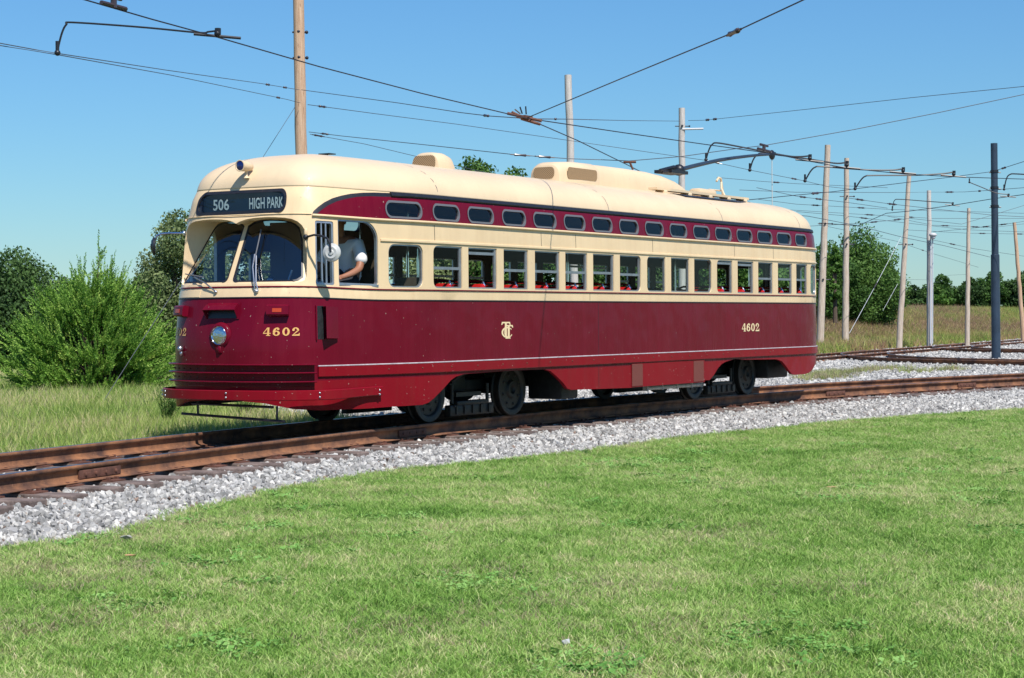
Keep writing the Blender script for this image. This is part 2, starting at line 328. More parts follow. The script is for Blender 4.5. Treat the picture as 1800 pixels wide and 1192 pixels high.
def cdt_sheet(outer, holes, lines, pts, fn, name, mats, parent, cls, thick=None, smooth=True):
    V = []; Ed = []
    def loop(P, close=True):
        b = len(V); V.extend([Vector(p) for p in P]); n = len(P)
        for i in range(n if close else n-1): Ed.append((b+i, b+(i+1) % n))
    loop(outer)
    for h in holes: loop(h)
    for L in lines: loop(L, False)
    V.extend([Vector(p) for p in pts])
    rv, re_, rf, *_ = delaunay_2d_cdt(V, Ed, [], 0, 1e-5)
    A = np.array([tuple(v) for v in rv]); F = np.array([tuple(f) for f in rf if len(f) == 3])
    c = A[F].mean(1); keep = inpoly(c[:, 0], c[:, 1], outer)
    for h in holes: keep &= ~inpoly(c[:, 0], c[:, 1], h)
    F = F[keep]; c = c[keep]
    e1 = A[F[:, 1]]-A[F[:, 0]]; e2 = A[F[:, 2]]-A[F[:, 0]]; cr = e1[:, 0]*e2[:, 1]-e1[:, 1]*e2[:, 0]
    F = F[abs(cr) > 1e-9]; c = c[abs(cr) > 1e-9]; cr = cr[abs(cr) > 1e-9]; F[cr < 0] = F[cr < 0][:, ::-1]
    P = fn(A[:, 0], A[:, 1]); me = bpy.data.meshes.new(name); me.from_pydata([tuple(p) for p in P], [], [tuple(map(int, f)) for f in F])
    me.polygons.foreach_set('material_index', cls(c[:, 0], c[:, 1]).astype(np.int32))
    bm = bmesh.new(); bm.from_mesh(me); bmesh.ops.delete(bm, geom=[v for v in bm.verts if not v.link_faces], context='VERTS'); bmesh.ops.remove_doubles(bm, verts=bm.verts, dist=2e-4); bm.to_mesh(me); bm.free()
    o = link(name, me, mats, parent, smooth)
    if thick:
        m = o.modifiers.new('thick', 'SOLIDIFY'); m.thickness = thick; m.offset = -1; m.material_offset = len(mats)//2; m.use_even_offset = False
        e = o.modifiers.new('split', 'EDGE_SPLIT'); e.split_angle = math.radians(38)
    return o
def body_cls(s, z):
    a = abs(s); m = np.where(z < .565, 3, np.where(z < 1.415, 1, 0))
    up = (z > 2.297)
    R1 = [(1.075, 2.297)]+ARC[1:]+[(2.31, 2.61), (SL+9, 2.61), (SL+9, 2.297)]
    R2 = [(1.14, 2.297)]+ARCI[1:]+[(SL+9, 2.548), (SL+9, 2.297)]
    m = np.where(up & inpoly(a, z, R1), 2, m); m = np.where(up & inpoly(a, z, R2), 1, m); return m
pts = []
zs = list(np.arange(.3, 2.3, .14))+[2.35, 2.41, 2.45, 2.5, 2.55]
sg = list(np.arange(-3.0, 3.01, .075))+list(np.arange(3.2, 11.9, .36))+list(-np.arange(3.2, 11.9, .36))+list(np.arange(12.1, SL, .09))+list(-np.arange(12.1, SL, .09))
for s_ in sg:
    for z_ in zs:
        zb = np.interp(abs(s_), [a for a, _ in sb], [b for _, b in sb])
        if z_ > zb+.03 and not (1.0 < abs(s_) < 2.4 and z_ > 2.28): pts.append((s_+.001*math.sin(z_*9), z_))
outer = [(-s_, z_) for s_, z_ in sb[:0:-1]]+sb+[(SL, ZT)]+[(x, ZT) for x in np.linspace(SL, -SL, 400)[1:-1]]+[(-SL, ZT)]
zl = lambda z: [(x, z) for x in list(np.linspace(-SL+1e-3, -12, 20))+list(np.linspace(-11.8, -3, 26))+list(np.linspace(-2.9, 2.9, 80))+list(np.linspace(3, 11.8, 26))+list(np.linspace(12, SL-1e-3, 20))]
lines = [zl(1.415), zl(.565)]
for sg_ in (1, -1):
    lines += [[(sg_*a, z) for a, z in [(1.075, 2.297)]+ARC[1:]]+[(sg_*x, 2.592+.004) for x in np.linspace(3, SL-1e-3, 30)]]
    lines += [[(sg_*1.14, 2.297)]+[(sg_*a, z) for a, z in ARCI[1:]]+[(sg_*x, 2.548) for x in np.linspace(2.6, SL-1e-3, 50)]]
    lines += [[(sg_*x, 2.297) for x in list(np.linspace(1.075, 2.3, 16))+list(np.linspace(2.6, SL-1e-3, 50))]]
holes = [WSH, SIGN]
for sg_ in (1, -1):
    for h in [a for a, _ in WIN]+STD+[DRVQ, DRV]+REARW: holes.append([(sg_*a, b) for a, b in h])
body = cdt_sheet(outer, holes, lines, pts, lambda s, z: skin(s, z), 'body', ['cream', 'maroon', 'black', 'skirt', 'inner', 'inner', 'inner', 'inner'], tram, body_cls, .045)
# roof
def roofP(s, q):
    "q 0 at the eaves, 1 at the crown"
    PR = np.array([(1, 0), (.992, .055), (.972, .115), (.935, .18), (.87, .25), (.77, .315), (.63, .373), (.46, .418), (.27, .447), (.12, .458), (0, .460)])
    t = np.linspace(0, 1, len(PR)); lam = np.interp(q, t, PR[:, 0]); h = np.interp(q, t, PR[:, 1])
    B = skin(s, ZT-1e-4); X = B[..., 0]; C = np.clip(X, XA+.25, XB); P = B.copy(); P[..., 0] = C+lam*(X-C); P[..., 1] = lam*B[..., 1]; P[..., 2] = B[..., 2]*lam+ZT*(1-lam)+h; return P
qs = []
from itertools import product
PRs = np.linspace(0, 1, 31)
SS = np.unique(np.round(np.concatenate([np.linspace(-SL, -12, 34), np.linspace(-12, -3, 30), np.linspace(-3, 3, 110), np.linspace(3, 12, 30), np.linspace(12, SL, 34)]), 5))
def smooth_q(q):
    # resample through a Catmull-like smoothing of the profile
    return q
G = np.stack([roofP(SS, np.full_like(SS, q)) for q in PRs]); 
for _ in range(6): G[1:-1] = (G[:-2]+2*G[1:-1]+G[2:])/4
nq, ns = len(PRs), len(SS); V = G.reshape(-1, 3); F = [(i*ns+j, i*ns+j+1, (i+1)*ns+j+1, (i+1)*ns+j) for i in range(nq-1) for j in range(ns-1)]
rb = MB(); rb.add(V, F); roof = rb.build('roof', ['roofcream', 'innerlight'], tram, True, 60)
bm = bmesh.new(); bm.from_mesh(roof.data); bmesh.ops.dissolve_degenerate(bm, dist=1e-5, edges=bm.edges); bmesh.ops.recalc_face_normals(bm, faces=bm.faces)
if sum(f.normal.z*f.calc_area() for f in bm.faces) < 0: bmesh.ops.reverse_faces(bm, faces=bm.faces)
bm.to_mesh(roof.data); bm.free()
m = roof.modifiers.new('thick', 'SOLIDIFY'); m.thickness = .04; m.offset = -1; m.material_offset = 1
def roof_z(x, y):
    "height of the roof surface"
    i = ((V[:, 0]-x)**2+(V[:, 1]-y)**2).argmin(); return V[i, 2]
# sweeps along the skin
def sweep(name, s0, s1, z0, z1, proud, m, parent=tram, n=None, inner=-.004, smooth=True, base=0., mats=None):
    "z0, z1, proud, base: numbers or functions of s"
    n = n or max(8, int(abs(s1-s0)/.12)); S = np.linspace(s0, s1, n)
    f = lambda q: np.array([q(x) for x in S]) if callable(q) else np.full(n, float(q))
    Z0, Z1, PRD, BS = f(z0), f(z1), f(proud), f(base); rings = []
    r = np.minimum(.3*(Z1-Z0), .35*np.maximum(PRD, .002))
    rings = [sko(S, Z0, BS+inner), sko(S, Z0, BS+PRD-r), sko(S, Z0+r, BS+PRD), sko(S, Z1-r, BS+PRD), sko(S, Z1, BS+PRD-r), sko(S, Z1, BS+inner)]
    G = np.stack(rings, 1); k = 6; vs_ = G.reshape(-1, 3); F = [(i*k+j, i*k+(j+1) % k, (i+1)*k+(j+1) % k, (i+1)*k+j) for i in range(n-1) for j in range(k)]
    F += [tuple(range(k)), tuple((n-1)*k+j for j in range(k))]
    return MB().add(vs_, F).build(name, m, parent, smooth, 30)
for a, b in ((1.075, SL-.001), (-SL+.001, -1.075)):
    o = sweep('gutter', a, b, 2.275, 2.30, .028, 'cream', n=130); o2 = sweep('letterboard_ridge', 2.02 if a > 0 else a, b if a > 0 else -2.02, 2.052, 2.082, .014, 'cream', n=120)
    q = (2.25, SL-.001) if a > 0 else (-SL+.001, -2.25); sweep('drip_rail', q[0], q[1], lambda s: 2.548+.004*sm(2.3, 2.6, abs(s)), 2.60, .022, 'black', n=130)
    r = (1.12, SL-.001) if a > 0 else (-SL+.001, -1.12); sweep('pale_stripe', r[0], r[1], .712, .726, .0235, 'stripe', n=130)
    sweep('rub_rail', r[0], r[1], .602, .718, .021, 'skirt', n=130)
sweep('sill_line', -SL+.001, SL-.001, 1.520, 1.536, .010, 'maroon', n=260)
sweep('belt_line', -SL+.001, SL-.001, 1.408, 1.421, .008, 'black', n=260)
sweep('letterboard_edge', -1.07, 1.07, 2.298, 2.304, .010, 'cream', n=40)
# bumper and anticlimber
bo = lambda s: .035+.085*(1-sm(1.1, 1.85, abs(s)))
bump = sweep('bumper', -1.99, 1.99, lambda s: .365+.02*sm(1.1, 2, abs(s)), lambda s: .470+.012*sm(1.1, 2, abs(s)), .02, 'skirt', n=70, base=bo, inner=0)
for s_ in (-.97, -.78, .18, 1.08, 1.94, -1.94):
    for z_ in (.395, .44): MB().ball(sko(s_, z_, bo(s_)+.02), .013, 8, 5).build('bolt', 'steel', bump, True)
for z_ in (.728, .642, .548): sweep('anticlimber_rib', -1.08, 1.08, z_, z_+.016, .075, 'maroon', n=50)
apl = sweep('anticlimber_plate', -1.078, 1.078, .505, .742, .012, 'maroon', n=50)
for k in range(16):
    s_ = -.95+k*.125
    for z_ in (.69, .60): MB().ball(sko(s_, z_, .014), .009, 6, 4).build('bolt', 'plate', apl, True)
sl = MB(); P_ = lambda px, py, X=-.33: CAM+ray(px, py)*((X-CAM[0])/ray(px, py)[0])
sl.tube([P_(338, 709), P_(480, 716)], .016, 6); sl.tube([P_(320, 727), P_(500, 741)], .016, 6); sl.tube([P_(348, 704), P_(348, 728)], .013, 6); sl.tube([P_(487, 714), P_(487, 740)], .013, 6)
sl.build('step_frame', 'blackpaint', tram, True)
# windshield recess
z0w = 1.56
_ss = np.linspace(-1.4, 1.4, 281); _w = skin(_ss, z0w); _wy, _wx = _w[::-1, 1], _w[::-1, 0]
if _wy[0] > _wy[-1]: _wy, _wx = _wy[::-1], _wx[::-1]
def ysc(z): return 1-.26*(np.asarray(z)-z0w)/.65
def panel(a, z, off=0.):
    "a is the lateral place at the sill, narrowing upwards"
    a = np.asarray(a, float); z = np.asarray(z, float); X = np.interp(a, _wy, _wx)+.012+off+.47*(z-z0w); return np.stack([X, a*ysc(z), z+.03+0*X], -1)
oa = [(float(skin(s_, z_)[1]), z_) for s_, z_ in WSH]; oa = [(max(-.862, min(.862, y*1.0)), z) for y, z in oa]
_hp = [(float(-skin(s_, z_)[1]), z_) for s_, z_ in half if s_ > .05 and z_ > 1.60]
ppane = [(a-.016 if a > .8 else a, z-.016) for a, z in _hp]; ppane = [(min(a, .838), z) for a, z in ppane]
ppane = [(.036, 2.195)]+[q for q in ppane if q[0] > .06]+[(.80, 1.592), (.76, 1.582)]+[(.09, 1.582), (.062, 1.588), (.044, 1.602), (.036, 1.625)]
panes = [[(a, z) for a, z in ppane], [(-a, z) for a, z in ppane][::-1]]
gpts = [(a, z) for a in np.arange(-.84, .85, .06) for z in np.arange(1.58, 2.25, .06)]
wp = cdt_sheet(oa, panes, [], gpts, lambda a, z: panel(a, z), 'windshield_surround', ['cream', 'inner'], tram, lambda a, z: np.zeros(len(a)), None, True)
cb = MB(); n = len(WSH); VV = []
for (s_, z_), (a_, zz) in zip(WSH, oa): VV.append(skin(s_, z_)); VV.append(panel(a_, zz))
cb.add(VV, [(2*i, 2*((i+1) % n), 2*((i+1) % n)+1, 2*i+1) for i in range(n)]); cb.build('windshield_cheek', 'cream', wp, True, 30)
for pn in panes:
    nn = len(pn); c_ = np.mean(pn, 0); g = MB(); k = 26
    fr = MB(); A_ = [panel(a, z, -.006) for a, z in pn]; B_ = [panel(c_[0]+(a-c_[0])*.965, c_[1]+(z-c_[1])*.955, -.006) for a, z in pn]; C_ = [panel(c_[0]+(a-c_[0])*.965, c_[1]+(z-c_[1])*.955, .02) for a, z in pn]
    fr.add(A_+B_+C_, [(i, (i+1) % nn, nn+(i+1) % nn, nn+i) for i in range(nn)]+[(nn+i, nn+(i+1) % nn, 2*nn+(i+1) % nn, 2*nn+i) for i in range(nn)])
    f_ = fr.build('windshield_gasket', 'black', tram)
    V_ = []; F_ = []
    for i in range(7):
        q = i/6
        for a, z in pn: V_.append(panel(c_[0]+(a-c_[0])*q*.97, c_[1]+(z-c_[1])*q*.97, .004))
    g.add(V_, [(i*nn+j, i*nn+(j+1) % nn, (i+1)*nn+(j+1) % nn, (i+1)*nn+j) for i in range(1, 6) for j in range(nn)]+[tuple(range(nn, 2*nn))]); g.build('windshield_pane', 'glassdark', tram, True)
# side windows
def ringmesh(P, w, off, depth, sgn=1):
    "frame of width w round the hole outline P, standing off the skin"
    P = np.array(P); c = P.mean(0); d = P-c; h = np.abs(d).max(0); sc = 1-w/h
    I = c+d*sc; n = len(P); A = sko(sgn*P[:, 0], P[:, 1], off); B = sko(sgn*I[:, 0], I[:, 1], off); D = sko(sgn*I[:, 0], I[:, 1], off-depth)
    V = list(A)+list(B)+list(D); return MB().add(V, [(i, (i+1) % n, n+(i+1) % n, n+i) for i in range(n)]+[(n+i, n+(i+1) % n, 2*n+(i+1) % n, 2*n+i) for i in range(n)])
def pane(P, off, sgn=1, sc=.985):
    P = np.array(P); c = P.mean(0); P = c+(P-c)*sc; return MB().add(list(sko(sgn*P[:, 0], P[:, 1], off)), [tuple(range(len(P)))])
for sgn in (1, -1):
    for k, (P, bar) in enumerate(WIN):
        f_ = ringmesh(P, .016, -.012, .03, sgn).build('side_window', 'alu', tram)
        pp = np.array(P); a, b = pp[:, 0].min(), pp[:, 0].max()
        if bar and sgn > 0 or (bar and sgn < 0):
            q = MB(); n_ = 3; S_ = np.linspace(sgn*(a+.01), sgn*(b-.01), n_); 
            R_ = [sko(S_, np.full(n_, z), o) for z, o in ((bar-.016, -.016), (bar+.016, -.016), (bar+.016, -.04), (bar-.016, -.04))]
            G_ = np.stack(R_, 1).reshape(-1, 3); q.add(G_, [(i*4+j, i*4+(j+1) % 4, (i+1)*4+(j+1) % 4, (i+1)*4+j) for i in range(n_-1) for j in range(4)]+[(0, 1, 2, 3), (8, 9, 10, 11)]); 
            # vertical stile at the rear jamb
            sv_ = sgn*(b-.028); q2 = [sko(sv_+d_, z, o) for z in (1.56, 2.025) for d_, o in ((-.012, -.014), (.012, -.014), (.012, -.035), (-.012, -.035))]
            q.add(q2, [(0, 1, 5, 4), (1, 2, 6, 5), (2, 3, 7, 6), (3, 0, 4, 7)]); q.build('sash_bar', 'alu', f_)
            if sgn > 0: MB().add([sko(sgn*x, z, -.03) for x, z in ((a, bar), (b, bar), (b, 2.03), (a, 2.03))], [(0, 1, 2, 3)]).build('pane', 'glass', f_)
        elif sgn > 0: pane(P, -.03, sgn).build('pane', 'glass', f_)
    for P in REARW: pane(P, -.03, sgn).build('pane', 'glass', ringmesh(P, .016, -.012, .03, sgn).build('rear_window', 'alu', tram))
    for P in STD:
        f_ = ringmesh([(c[0], c[1]) for c in (np.array(P)-np.mean(P, 0))*[1.05, 1.14]+np.mean(P, 0)], .022, .006, .03, sgn).build('standee_window', 'gasket', tram)
        pane(P, -.012, sgn).build('pane', 'glassgrey', f_)
    f_ = ringmesh(DRVQ, .022, -.008, .04, sgn).build('driver_quarter_window', 'alu', tram)
    q = MB()
    for sv_ in (1.205, 1.262): q.add([sko(sgn*(sv_+d_), z, o) for z in (1.56, 2.23) for d_, o in ((-.008, -.012), (.008, -.012), (.008, -.03), (-.008, -.03))], [(0, 1, 5, 4), (1, 2, 6, 5), (2, 3, 7, 6), (3, 0, 4, 7)])
    q.build('sash_bar', 'alu', f_)
    f_ = ringmesh(DRV, .014, -.010, .035, sgn).build('driver_window', 'alu', tram)
    q = MB().add([sko(sgn*s_, z, o) for s_, z, o in ((1.42, 1.556, .006), (1.985, 1.556, .006), (1.985, 1.582, .006), (1.42, 1.582, .006), (1.42, 1.556, -.03), (1.985, 1.556, -.03), (1.985, 1.582, -.03), (1.42, 1.582, -.03))], [(0, 1, 2, 3), (3, 2, 6, 7), (0, 1, 5, 4)]); q.build('sash_bar', 'alu', f_)
# destination sign
sgf = ringmesh([tuple(c) for c in (np.array(SIGN)-np.mean(SIGN, 0))*[1.018, 1.09]+np.mean(SIGN, 0)], .034, .008, .05).build('destination_sign', 'black', tram)
S_ = np.linspace(-.69, .66, 30)
def blind(s_, z_, off):
    "the blind hangs upright behind the sloping sign glass"
    P = sko(s_, np.full(np.shape(s_), 2.44), off-.05); P[..., 2] += np.asarray(z_)-2.44; return P
g = MB(); g.add(list(blind(S_, np.full(30, 2.315), 0))+list(blind(S_, np.full(30, 2.56), 0)), [(i, i+1, 30+i+1, 30+i) for i in range(29)]); g.build('sign_blind', 'signbg', sgf)
def textmesh(name, txt, s0, s1, z0, z1, m, parent, bold=0.):
    c = bpy.data.curves.new('t', 'FONT'); c.body = txt; c.offset = bold; c.resolution_u = 3; t = bpy.data.objects.new('t', c); COL.objects.link(t)
    bpy.context.view_layer.update(); me = bpy.data.meshes.new_from_object(t.evaluated_get(bpy.context.evaluated_depsgraph_get())); bpy.data.objects.remove(t); bpy.data.curves.remove(c)
    P = np.array([v.co[:] for v in me.vertices]); F = [tuple(p.vertices) for p in me.polygons]; bpy.data.meshes.remove(me)
    lo, hi = P.min(0), P.max(0); S = s0+(P[:, 0]-lo[0])/(hi[0]-lo[0])*(s1-s0); Z = z0+(P[:, 1]-lo[1])/(hi[1]-lo[1])*(z1-z0)
    return MB().add(list(blind(S, Z, .004)), F).build(name, m, parent, fix=False)
textmesh('route_number', '506', -.495, -.225, 2.385, 2.505, 'signtext', sgf, .016)
textmesh('destination_text', 'HIGH PARK', .095, .632, 2.385, 2.505, 'signtext', sgf, .020)
pane(SIGN, -.004, 1, .97).build('sign_glass', glass('sign_glass', (.85, .92, .92), .06), sgf)
# hand drawn fleet numbers in a wide slab letter
def strokes(ch):
    "polygons of each character in a unit box"
    def arcp(cx, cz, rx, rz, a0, a1, w0, w1, n=18):
        o = []; i_ = []
        for k in range(n+1):
            a = math.radians(a0+(a1-a0)*k/n); ca, sa = math.cos(a), math.sin(a); wx = w0*abs(ca)+w1*abs(sa)
            o.append((cx+rx*ca, cz+rz*sa)); i_.append((cx+(rx-wx)*ca, cz+(rz-min(wx, rz*.8))*sa))
        return [[o[k], o[k+1], i_[k+1], i_[k]] for k in range(n)]
    R_ = lambda x0, z0, x1, z1: [[(x0, z0), (x1, z0), (x1, z1), (x0, z1)]]
    if ch == '0': return arcp(.5, .5, .46, .5, 0, 360, .25, .09)
    if ch == '6': return arcp(.5, .32, .45, .32, 0, 360, .24, .08)+arcp(.62, .5, .57, .5, 78, 185, .25, .08)+arcp(.72, .82, .16, .13, 0, 360, .15, .12, 8)
    if ch == '4': return R_(.55, .06, .80, 1)+R_(.0, .26, 1.0, .36)+[[(.0, .36), (.12, .36), (.68, 1), (.52, 1)]]+R_(.42, 0, .95, .09)
    if ch == '2': return arcp(.48, .70, .42, .30, -15, 190, .24, .08)+[[(.64, .62), (.90, .64), (.30, .18), (.05, .06)]]+[[(.05, .0), (.95, .0), (.95, .20), (.05, .12)]]+arcp(.20, .70, .15, .13, 0, 360, .14, .12, 8)+R_(.87, 0, .97, .34)
    return []
def number(name, s0, s1, z0, z1, m, gap=.22, off=.0035):
    W_ = (s1-s0)/(4+3*gap); k_ = 0
    for i, ch in enumerate('4602'):
        b = MB()
        for pol in strokes(ch):
            x0 = s0+i*W_*(1+gap); k_ += 1
            b.add([sko(x0+x*W_, z0+z*(z1-z0), off+k_*2e-5) for x, z in pol], [tuple(range(len(pol)))])
        b.build('fleet_number_digit', m, tram, fix=False)
number('fleet_number', .53, .925, 1.04, 1.125, 'gold'); number('fleet_number', -.95, -.555, 1.04, 1.125, 'gold'); number('fleet_number', SX(9.83), SX(10.45), .985, 1.105, 'creamletter', .08)
# monogram: two overlapping T letters held in a C
def mono(u0, u1, z0, z1):
    b = MB(); k_ = 0
    def add(P):
        nonlocal k_; k_ += 1; b.add([sko(SX(u0+x*(u1-u0)), z0+z*(z1-z0), .0035+k_*3e-5) for x, z in P], [tuple(range(len(P)))])
    def bar(x0, x1, zt, th, dr):
        add([(x0+.05, zt-th), (x1-.05, zt-th), (x1-.05, zt), (x0+.05, zt)]); add([(x0, zt-dr), (x0+.09, zt-dr+.02), (x0+.16, zt-th*.6), (x0+.05, zt)]); add([(x1, zt-dr), (x1-.05, zt), (x1-.16, zt-th*.6), (x1-.09, zt-dr+.02)])
    bar(.0, .78, 1., .085, .19); add([(.30, .13), (.46, .13), (.46, .95), (.30, .95)]); bar(.28, 1., .81, .08, .17); add([(.53, .02), (.70, .02), (.70, .78), (.53, .78)])
    add([(.34, 0), (.78, 0), (.74, .08), (.38, .08)]); add([(.20, .09), (.5, .09), (.5, .16), (.20, .16)])
    n = 22
    for i in range(n):
        a0, a1 = [math.radians(60+240*q/n) for q in (i, i+1)]; r = lambda a, w: (.47+(.45-w)*math.cos(a), .37+(.32-w*.6)*math.sin(a))
        w_ = .13; add([r(a0, 0), r(a1, 0), r(a1, w_), r(a0, w_)])
    for a_, c_ in ((35, 62), (300, 335)):
        for i in range(4):
            a0, a1 = [math.radians(a_+(c_-a_)*q/4) for q in (i, i+1)]; r = lambda a, w: (.5+(.45-w)*math.cos(a), .37+(.32-w*.6)*math.sin(a)); add([r(a0, 0), r(a1, 0), r(a1, .08), r(a0, .08)])
    for i in range(8):
        a0, a1 = [math.radians(110+150*q/8) for q in (i, i+1)]; r = lambda a, w: (.40+(.18-w)*math.cos(a), .45+(.34-w)*math.sin(a)); add([r(a0, 0), r(a1, 0), r(a1, .05), r(a0, .05)])
    return b.build('monogram', 'creamletter', tram, fix=False)
mono(3.10, 3.37, .965, 1.165)
# front fittings
hl = empty  # (the headlight is a part, not a thing)
Rx = Matrix.Rotation(math.radians(-90), 3, 'Y')
h = MB().lathe([(.142, -.02), (.136, .008), (.118, .018), (.104, .024), (.098, .018)], (-.495, 0, 1.045), 'Z', 28, Rx)
pts_ = []
h.add([(-.50, -.06, .93), (-.50, .06, .93), (-.50, .035, .86), (-.50, -.035, .86), (-.512, -.05, .93), (-.512, .05, .93), (-.51, .03, .865), (-.51, -.03, .865)], [(4, 5, 6, 7), (0, 4, 7, 3), (1, 5, 6, 2), (2, 6, 7, 3)]); h.ball((-.500, 0, .895), (.028, .032, .05))
h = h.build('headlight', 'maroon', tram, True, 50)
MB().lathe([(.001, .034), (.05, .032), (.08, .025), (.096, .016)], (-.495, 0, 1.045), 'Z', 28, Rx).build('lens', 'lens', h, True); MB().lathe([(.092, .020), (.098, .027), (.104, .020)], (-.495, 0, 1.045), 'Z', 28, Rx).build('bezel', 'chrome', h, True)
for sgn in (1, -1):
    b = MB(); c = sko(sgn*.69, 1.285, 0); S_ = np.linspace(sgn*.575, sgn*.805, 8); q = [(1.235, 0), (1.232, .062), (1.245, .072), (1.325, .072), (1.338, .058), (1.338, 0)]
    G_ = np.stack([sko(S_, np.full(8, z), o) for z, o in q], 1).reshape(-1, 3); b.add(G_, [(i*6+j, i*6+(j+1) % 6, (i+1)*6+(j+1) % 6, (i+1)*6+j) for i in range(7) for j in range(6)]+[tuple(range(6)), tuple(42+j for j in range(6))])
    b = b.build('turn_signal', 'maroon', tram, True, 30); sweep('lens', sgn*.64, sgn*.735, 1.262, 1.30, .006, 'amber', parent=b, n=4, base=.070)
v_ = MB(); S_ = np.linspace(-.225, .205, 6); L_ = [(1.365, .0), (1.33, .05), (1.285, .085), (1.278, .080), (1.322, .045), (1.355, 0)]
G_ = np.stack([sko(S_, np.full(6, z), o) for z, o in L_], 1).reshape(-1, 3); v_.add(G_, [(i*6+j, i*6+(j+1) % 6, (i+1)*6+(j+1) % 6, (i+1)*6+j) for i in range(5) for j in range(6)]+[tuple(range(6)), tuple(30+j for j in range(6))])
for s_ in (-.225, .205): v_.add([sko(s_+d, z, o) for d in (-.004, .004) for z, o in ((1.36, 0), (1.283, .082), (1.21, .006), (1.21, 0))], [(0, 1, 2, 3), (4, 5, 6, 7), (0, 1, 5, 4), (1, 2, 6, 5)])
v_ = v_.build('vent_hood', 'maroon', tram); sweep('grille', -.21, .19, 1.215, 1.33, .003, 'blackpaint', parent=v_, n=6)
sweep('hood_frame', .19, .225, 1.205, 1.37, .012, 'maroon', parent=v_, n=3)
fl = MB(); fl.add([sko(s_, z, o) for s_, z, o in ((1.175, 1.0, .0), (1.175, 1.33, .0), (1.175, 1.325, .095), (1.175, 1.005, .095), (1.37, 1.0, .004), (1.37, 1.33, .004), (1.37, 1.325, .03), (1.37, 1.005, .03), (1.182, 1.315, .088), (1.182, 1.015, .088))], [(3, 2, 6, 7), (1, 2, 6, 5), (0, 3, 7, 4), (4, 5, 6, 7)])
fl = fl.build('air_scoop', 'maroon', tram); sweep('scoop_frame', 1.10, 1.112, .99, 1.34, .02, 'maroon', parent=fl, n=3); sweep('scoop_back', 1.112, 1.20, 1.0, 1.335, .002, 'iron', parent=fl, n=3)
k_ = MB().ball(sko(-.62, .90, .03), (.035, .03, .035)).ball(sko(-.62, .85, .02), (.018, .018, .03)); k_.build('gong_fitting', 'steel', tram, True)
lp = MB().lathe([(.001, -.11), (.025, -.11), (.045, -.09), (.058, .0), (.060, .075), (.064, .09), (.056, .092), (.052, .085)], (-.06, 0, 2.868), 'Z', 20, Rx); lp.lathe([(.035, 2.74), (.014, 2.77), (.014, 2.82)], (-.04, 0, 0), 'Z', 10)
lp = lp.build('roof_lamp', 'roofcream', tram, True, 40); MB().lathe([(.001, .095), (.03, .093), (.054, .084)], (-.06, 0, 2.868), 'Z', 18, Rx).build('lens', 'bluelens', lp, True)
def mirror(base, ptsx, c, rad, m1, yaw):
    b = MB().tube([base]+ptsx, .012, 8).ball(base, .03); b = b.build('mirror', 'blackpaint' if m1 == 'white' else 'chrome', tram, True)
    R_ = Matrix.Rotation(yaw, 3, 'Z')@Matrix.Rotation(math.radians(-90), 3, 'Y')
    MB().lathe([(.001, .035), (rad*.25, .034), (rad*.33, .022), (rad*.62, .026), (rad*.8, .014), (rad*.86, .012), (rad*.97, .006), (rad, -.01), (rad*.96, -.02), (.001, -.02)], c, 'Z', 26, R_).build('mirror_head', m1, b, True, 30)
pm = [at(x, y, Y=yy) for x, y, yy in ((552, 413, -1.0), (566, 415, -1.1), (575, 419, -1.16), (580, 428, -1.2), (581, 443, -1.21))]
mirror(sko(.99, 2.05, .02), pm, at(583, 444, Y=-1.2), .098, 'white', math.radians(18))
cx_ = P_(270, 433, -.22); mirror(sko(-1.03, 2.14, .02), [P_(300, 410, -.15), P_(284, 411, -.2), P_(275, 415, -.22), P_(272, 424, -.22)], cx_, .10, 'blackpaint', math.radians(-48))
def on_panel(px, py, off=-.05):
    a = np.linspace(-.86, .86, 200); best = None
    for z in np.linspace(1.56, 2.25, 120):
        P = panel(a, np.full(200, z), off); x, y, _ = proj(P); i = np.hypot(x-px, y-py).argmin(); d = math.hypot(x[i]-px, y[i]-py)
        if best is None or d < best[0]: best = (d, P[i])
    return best[1]
wb = MB(); pv = sko(.415, 1.475, .015)
wb.ball(pv, .022).tube([pv+[0, .02, 0], sko(.385, 1.56, .05), on_panel(444, 470), on_panel(448, 447)], .008, 6).tube([pv-[0, .02, 0], sko(.41, 1.56, .05), on_panel(450, 470), on_panel(450, 450)], .008, 6)
wb = wb.build('wiper', 'steel', tram, True); MB().tube([on_panel(445, 463), on_panel(450, 448), on_panel(459, 404)], .007, 6).build('wiper_blade', 'gasket', wb, True)
pv = sko(-.14, 1.475, .015); wb = MB().ball(pv, .02).tube([pv, sko(-.30, 1.56, .045), on_panel(341, 487)], .008, 6).build('wiper', 'steel', tram, True); MB().tube([on_panel(358, 488), on_panel(341, 484), on_panel(320, 478)], .007, 6).build('wiper_blade', 'gasket', wb, True)
gb = MB(); p = sko(.99, 2.10, .012); gb.ball(p, (.02, .02, .05)); gb.ball(sko(.995, 1.98, .012), (.018, .018, .05)); gb.build('mirror_bracket', 'cream', tram, True)
sweep('access_panel', -1.05, -.40, 1.425, 1.50, .004, 'cream', n=14)
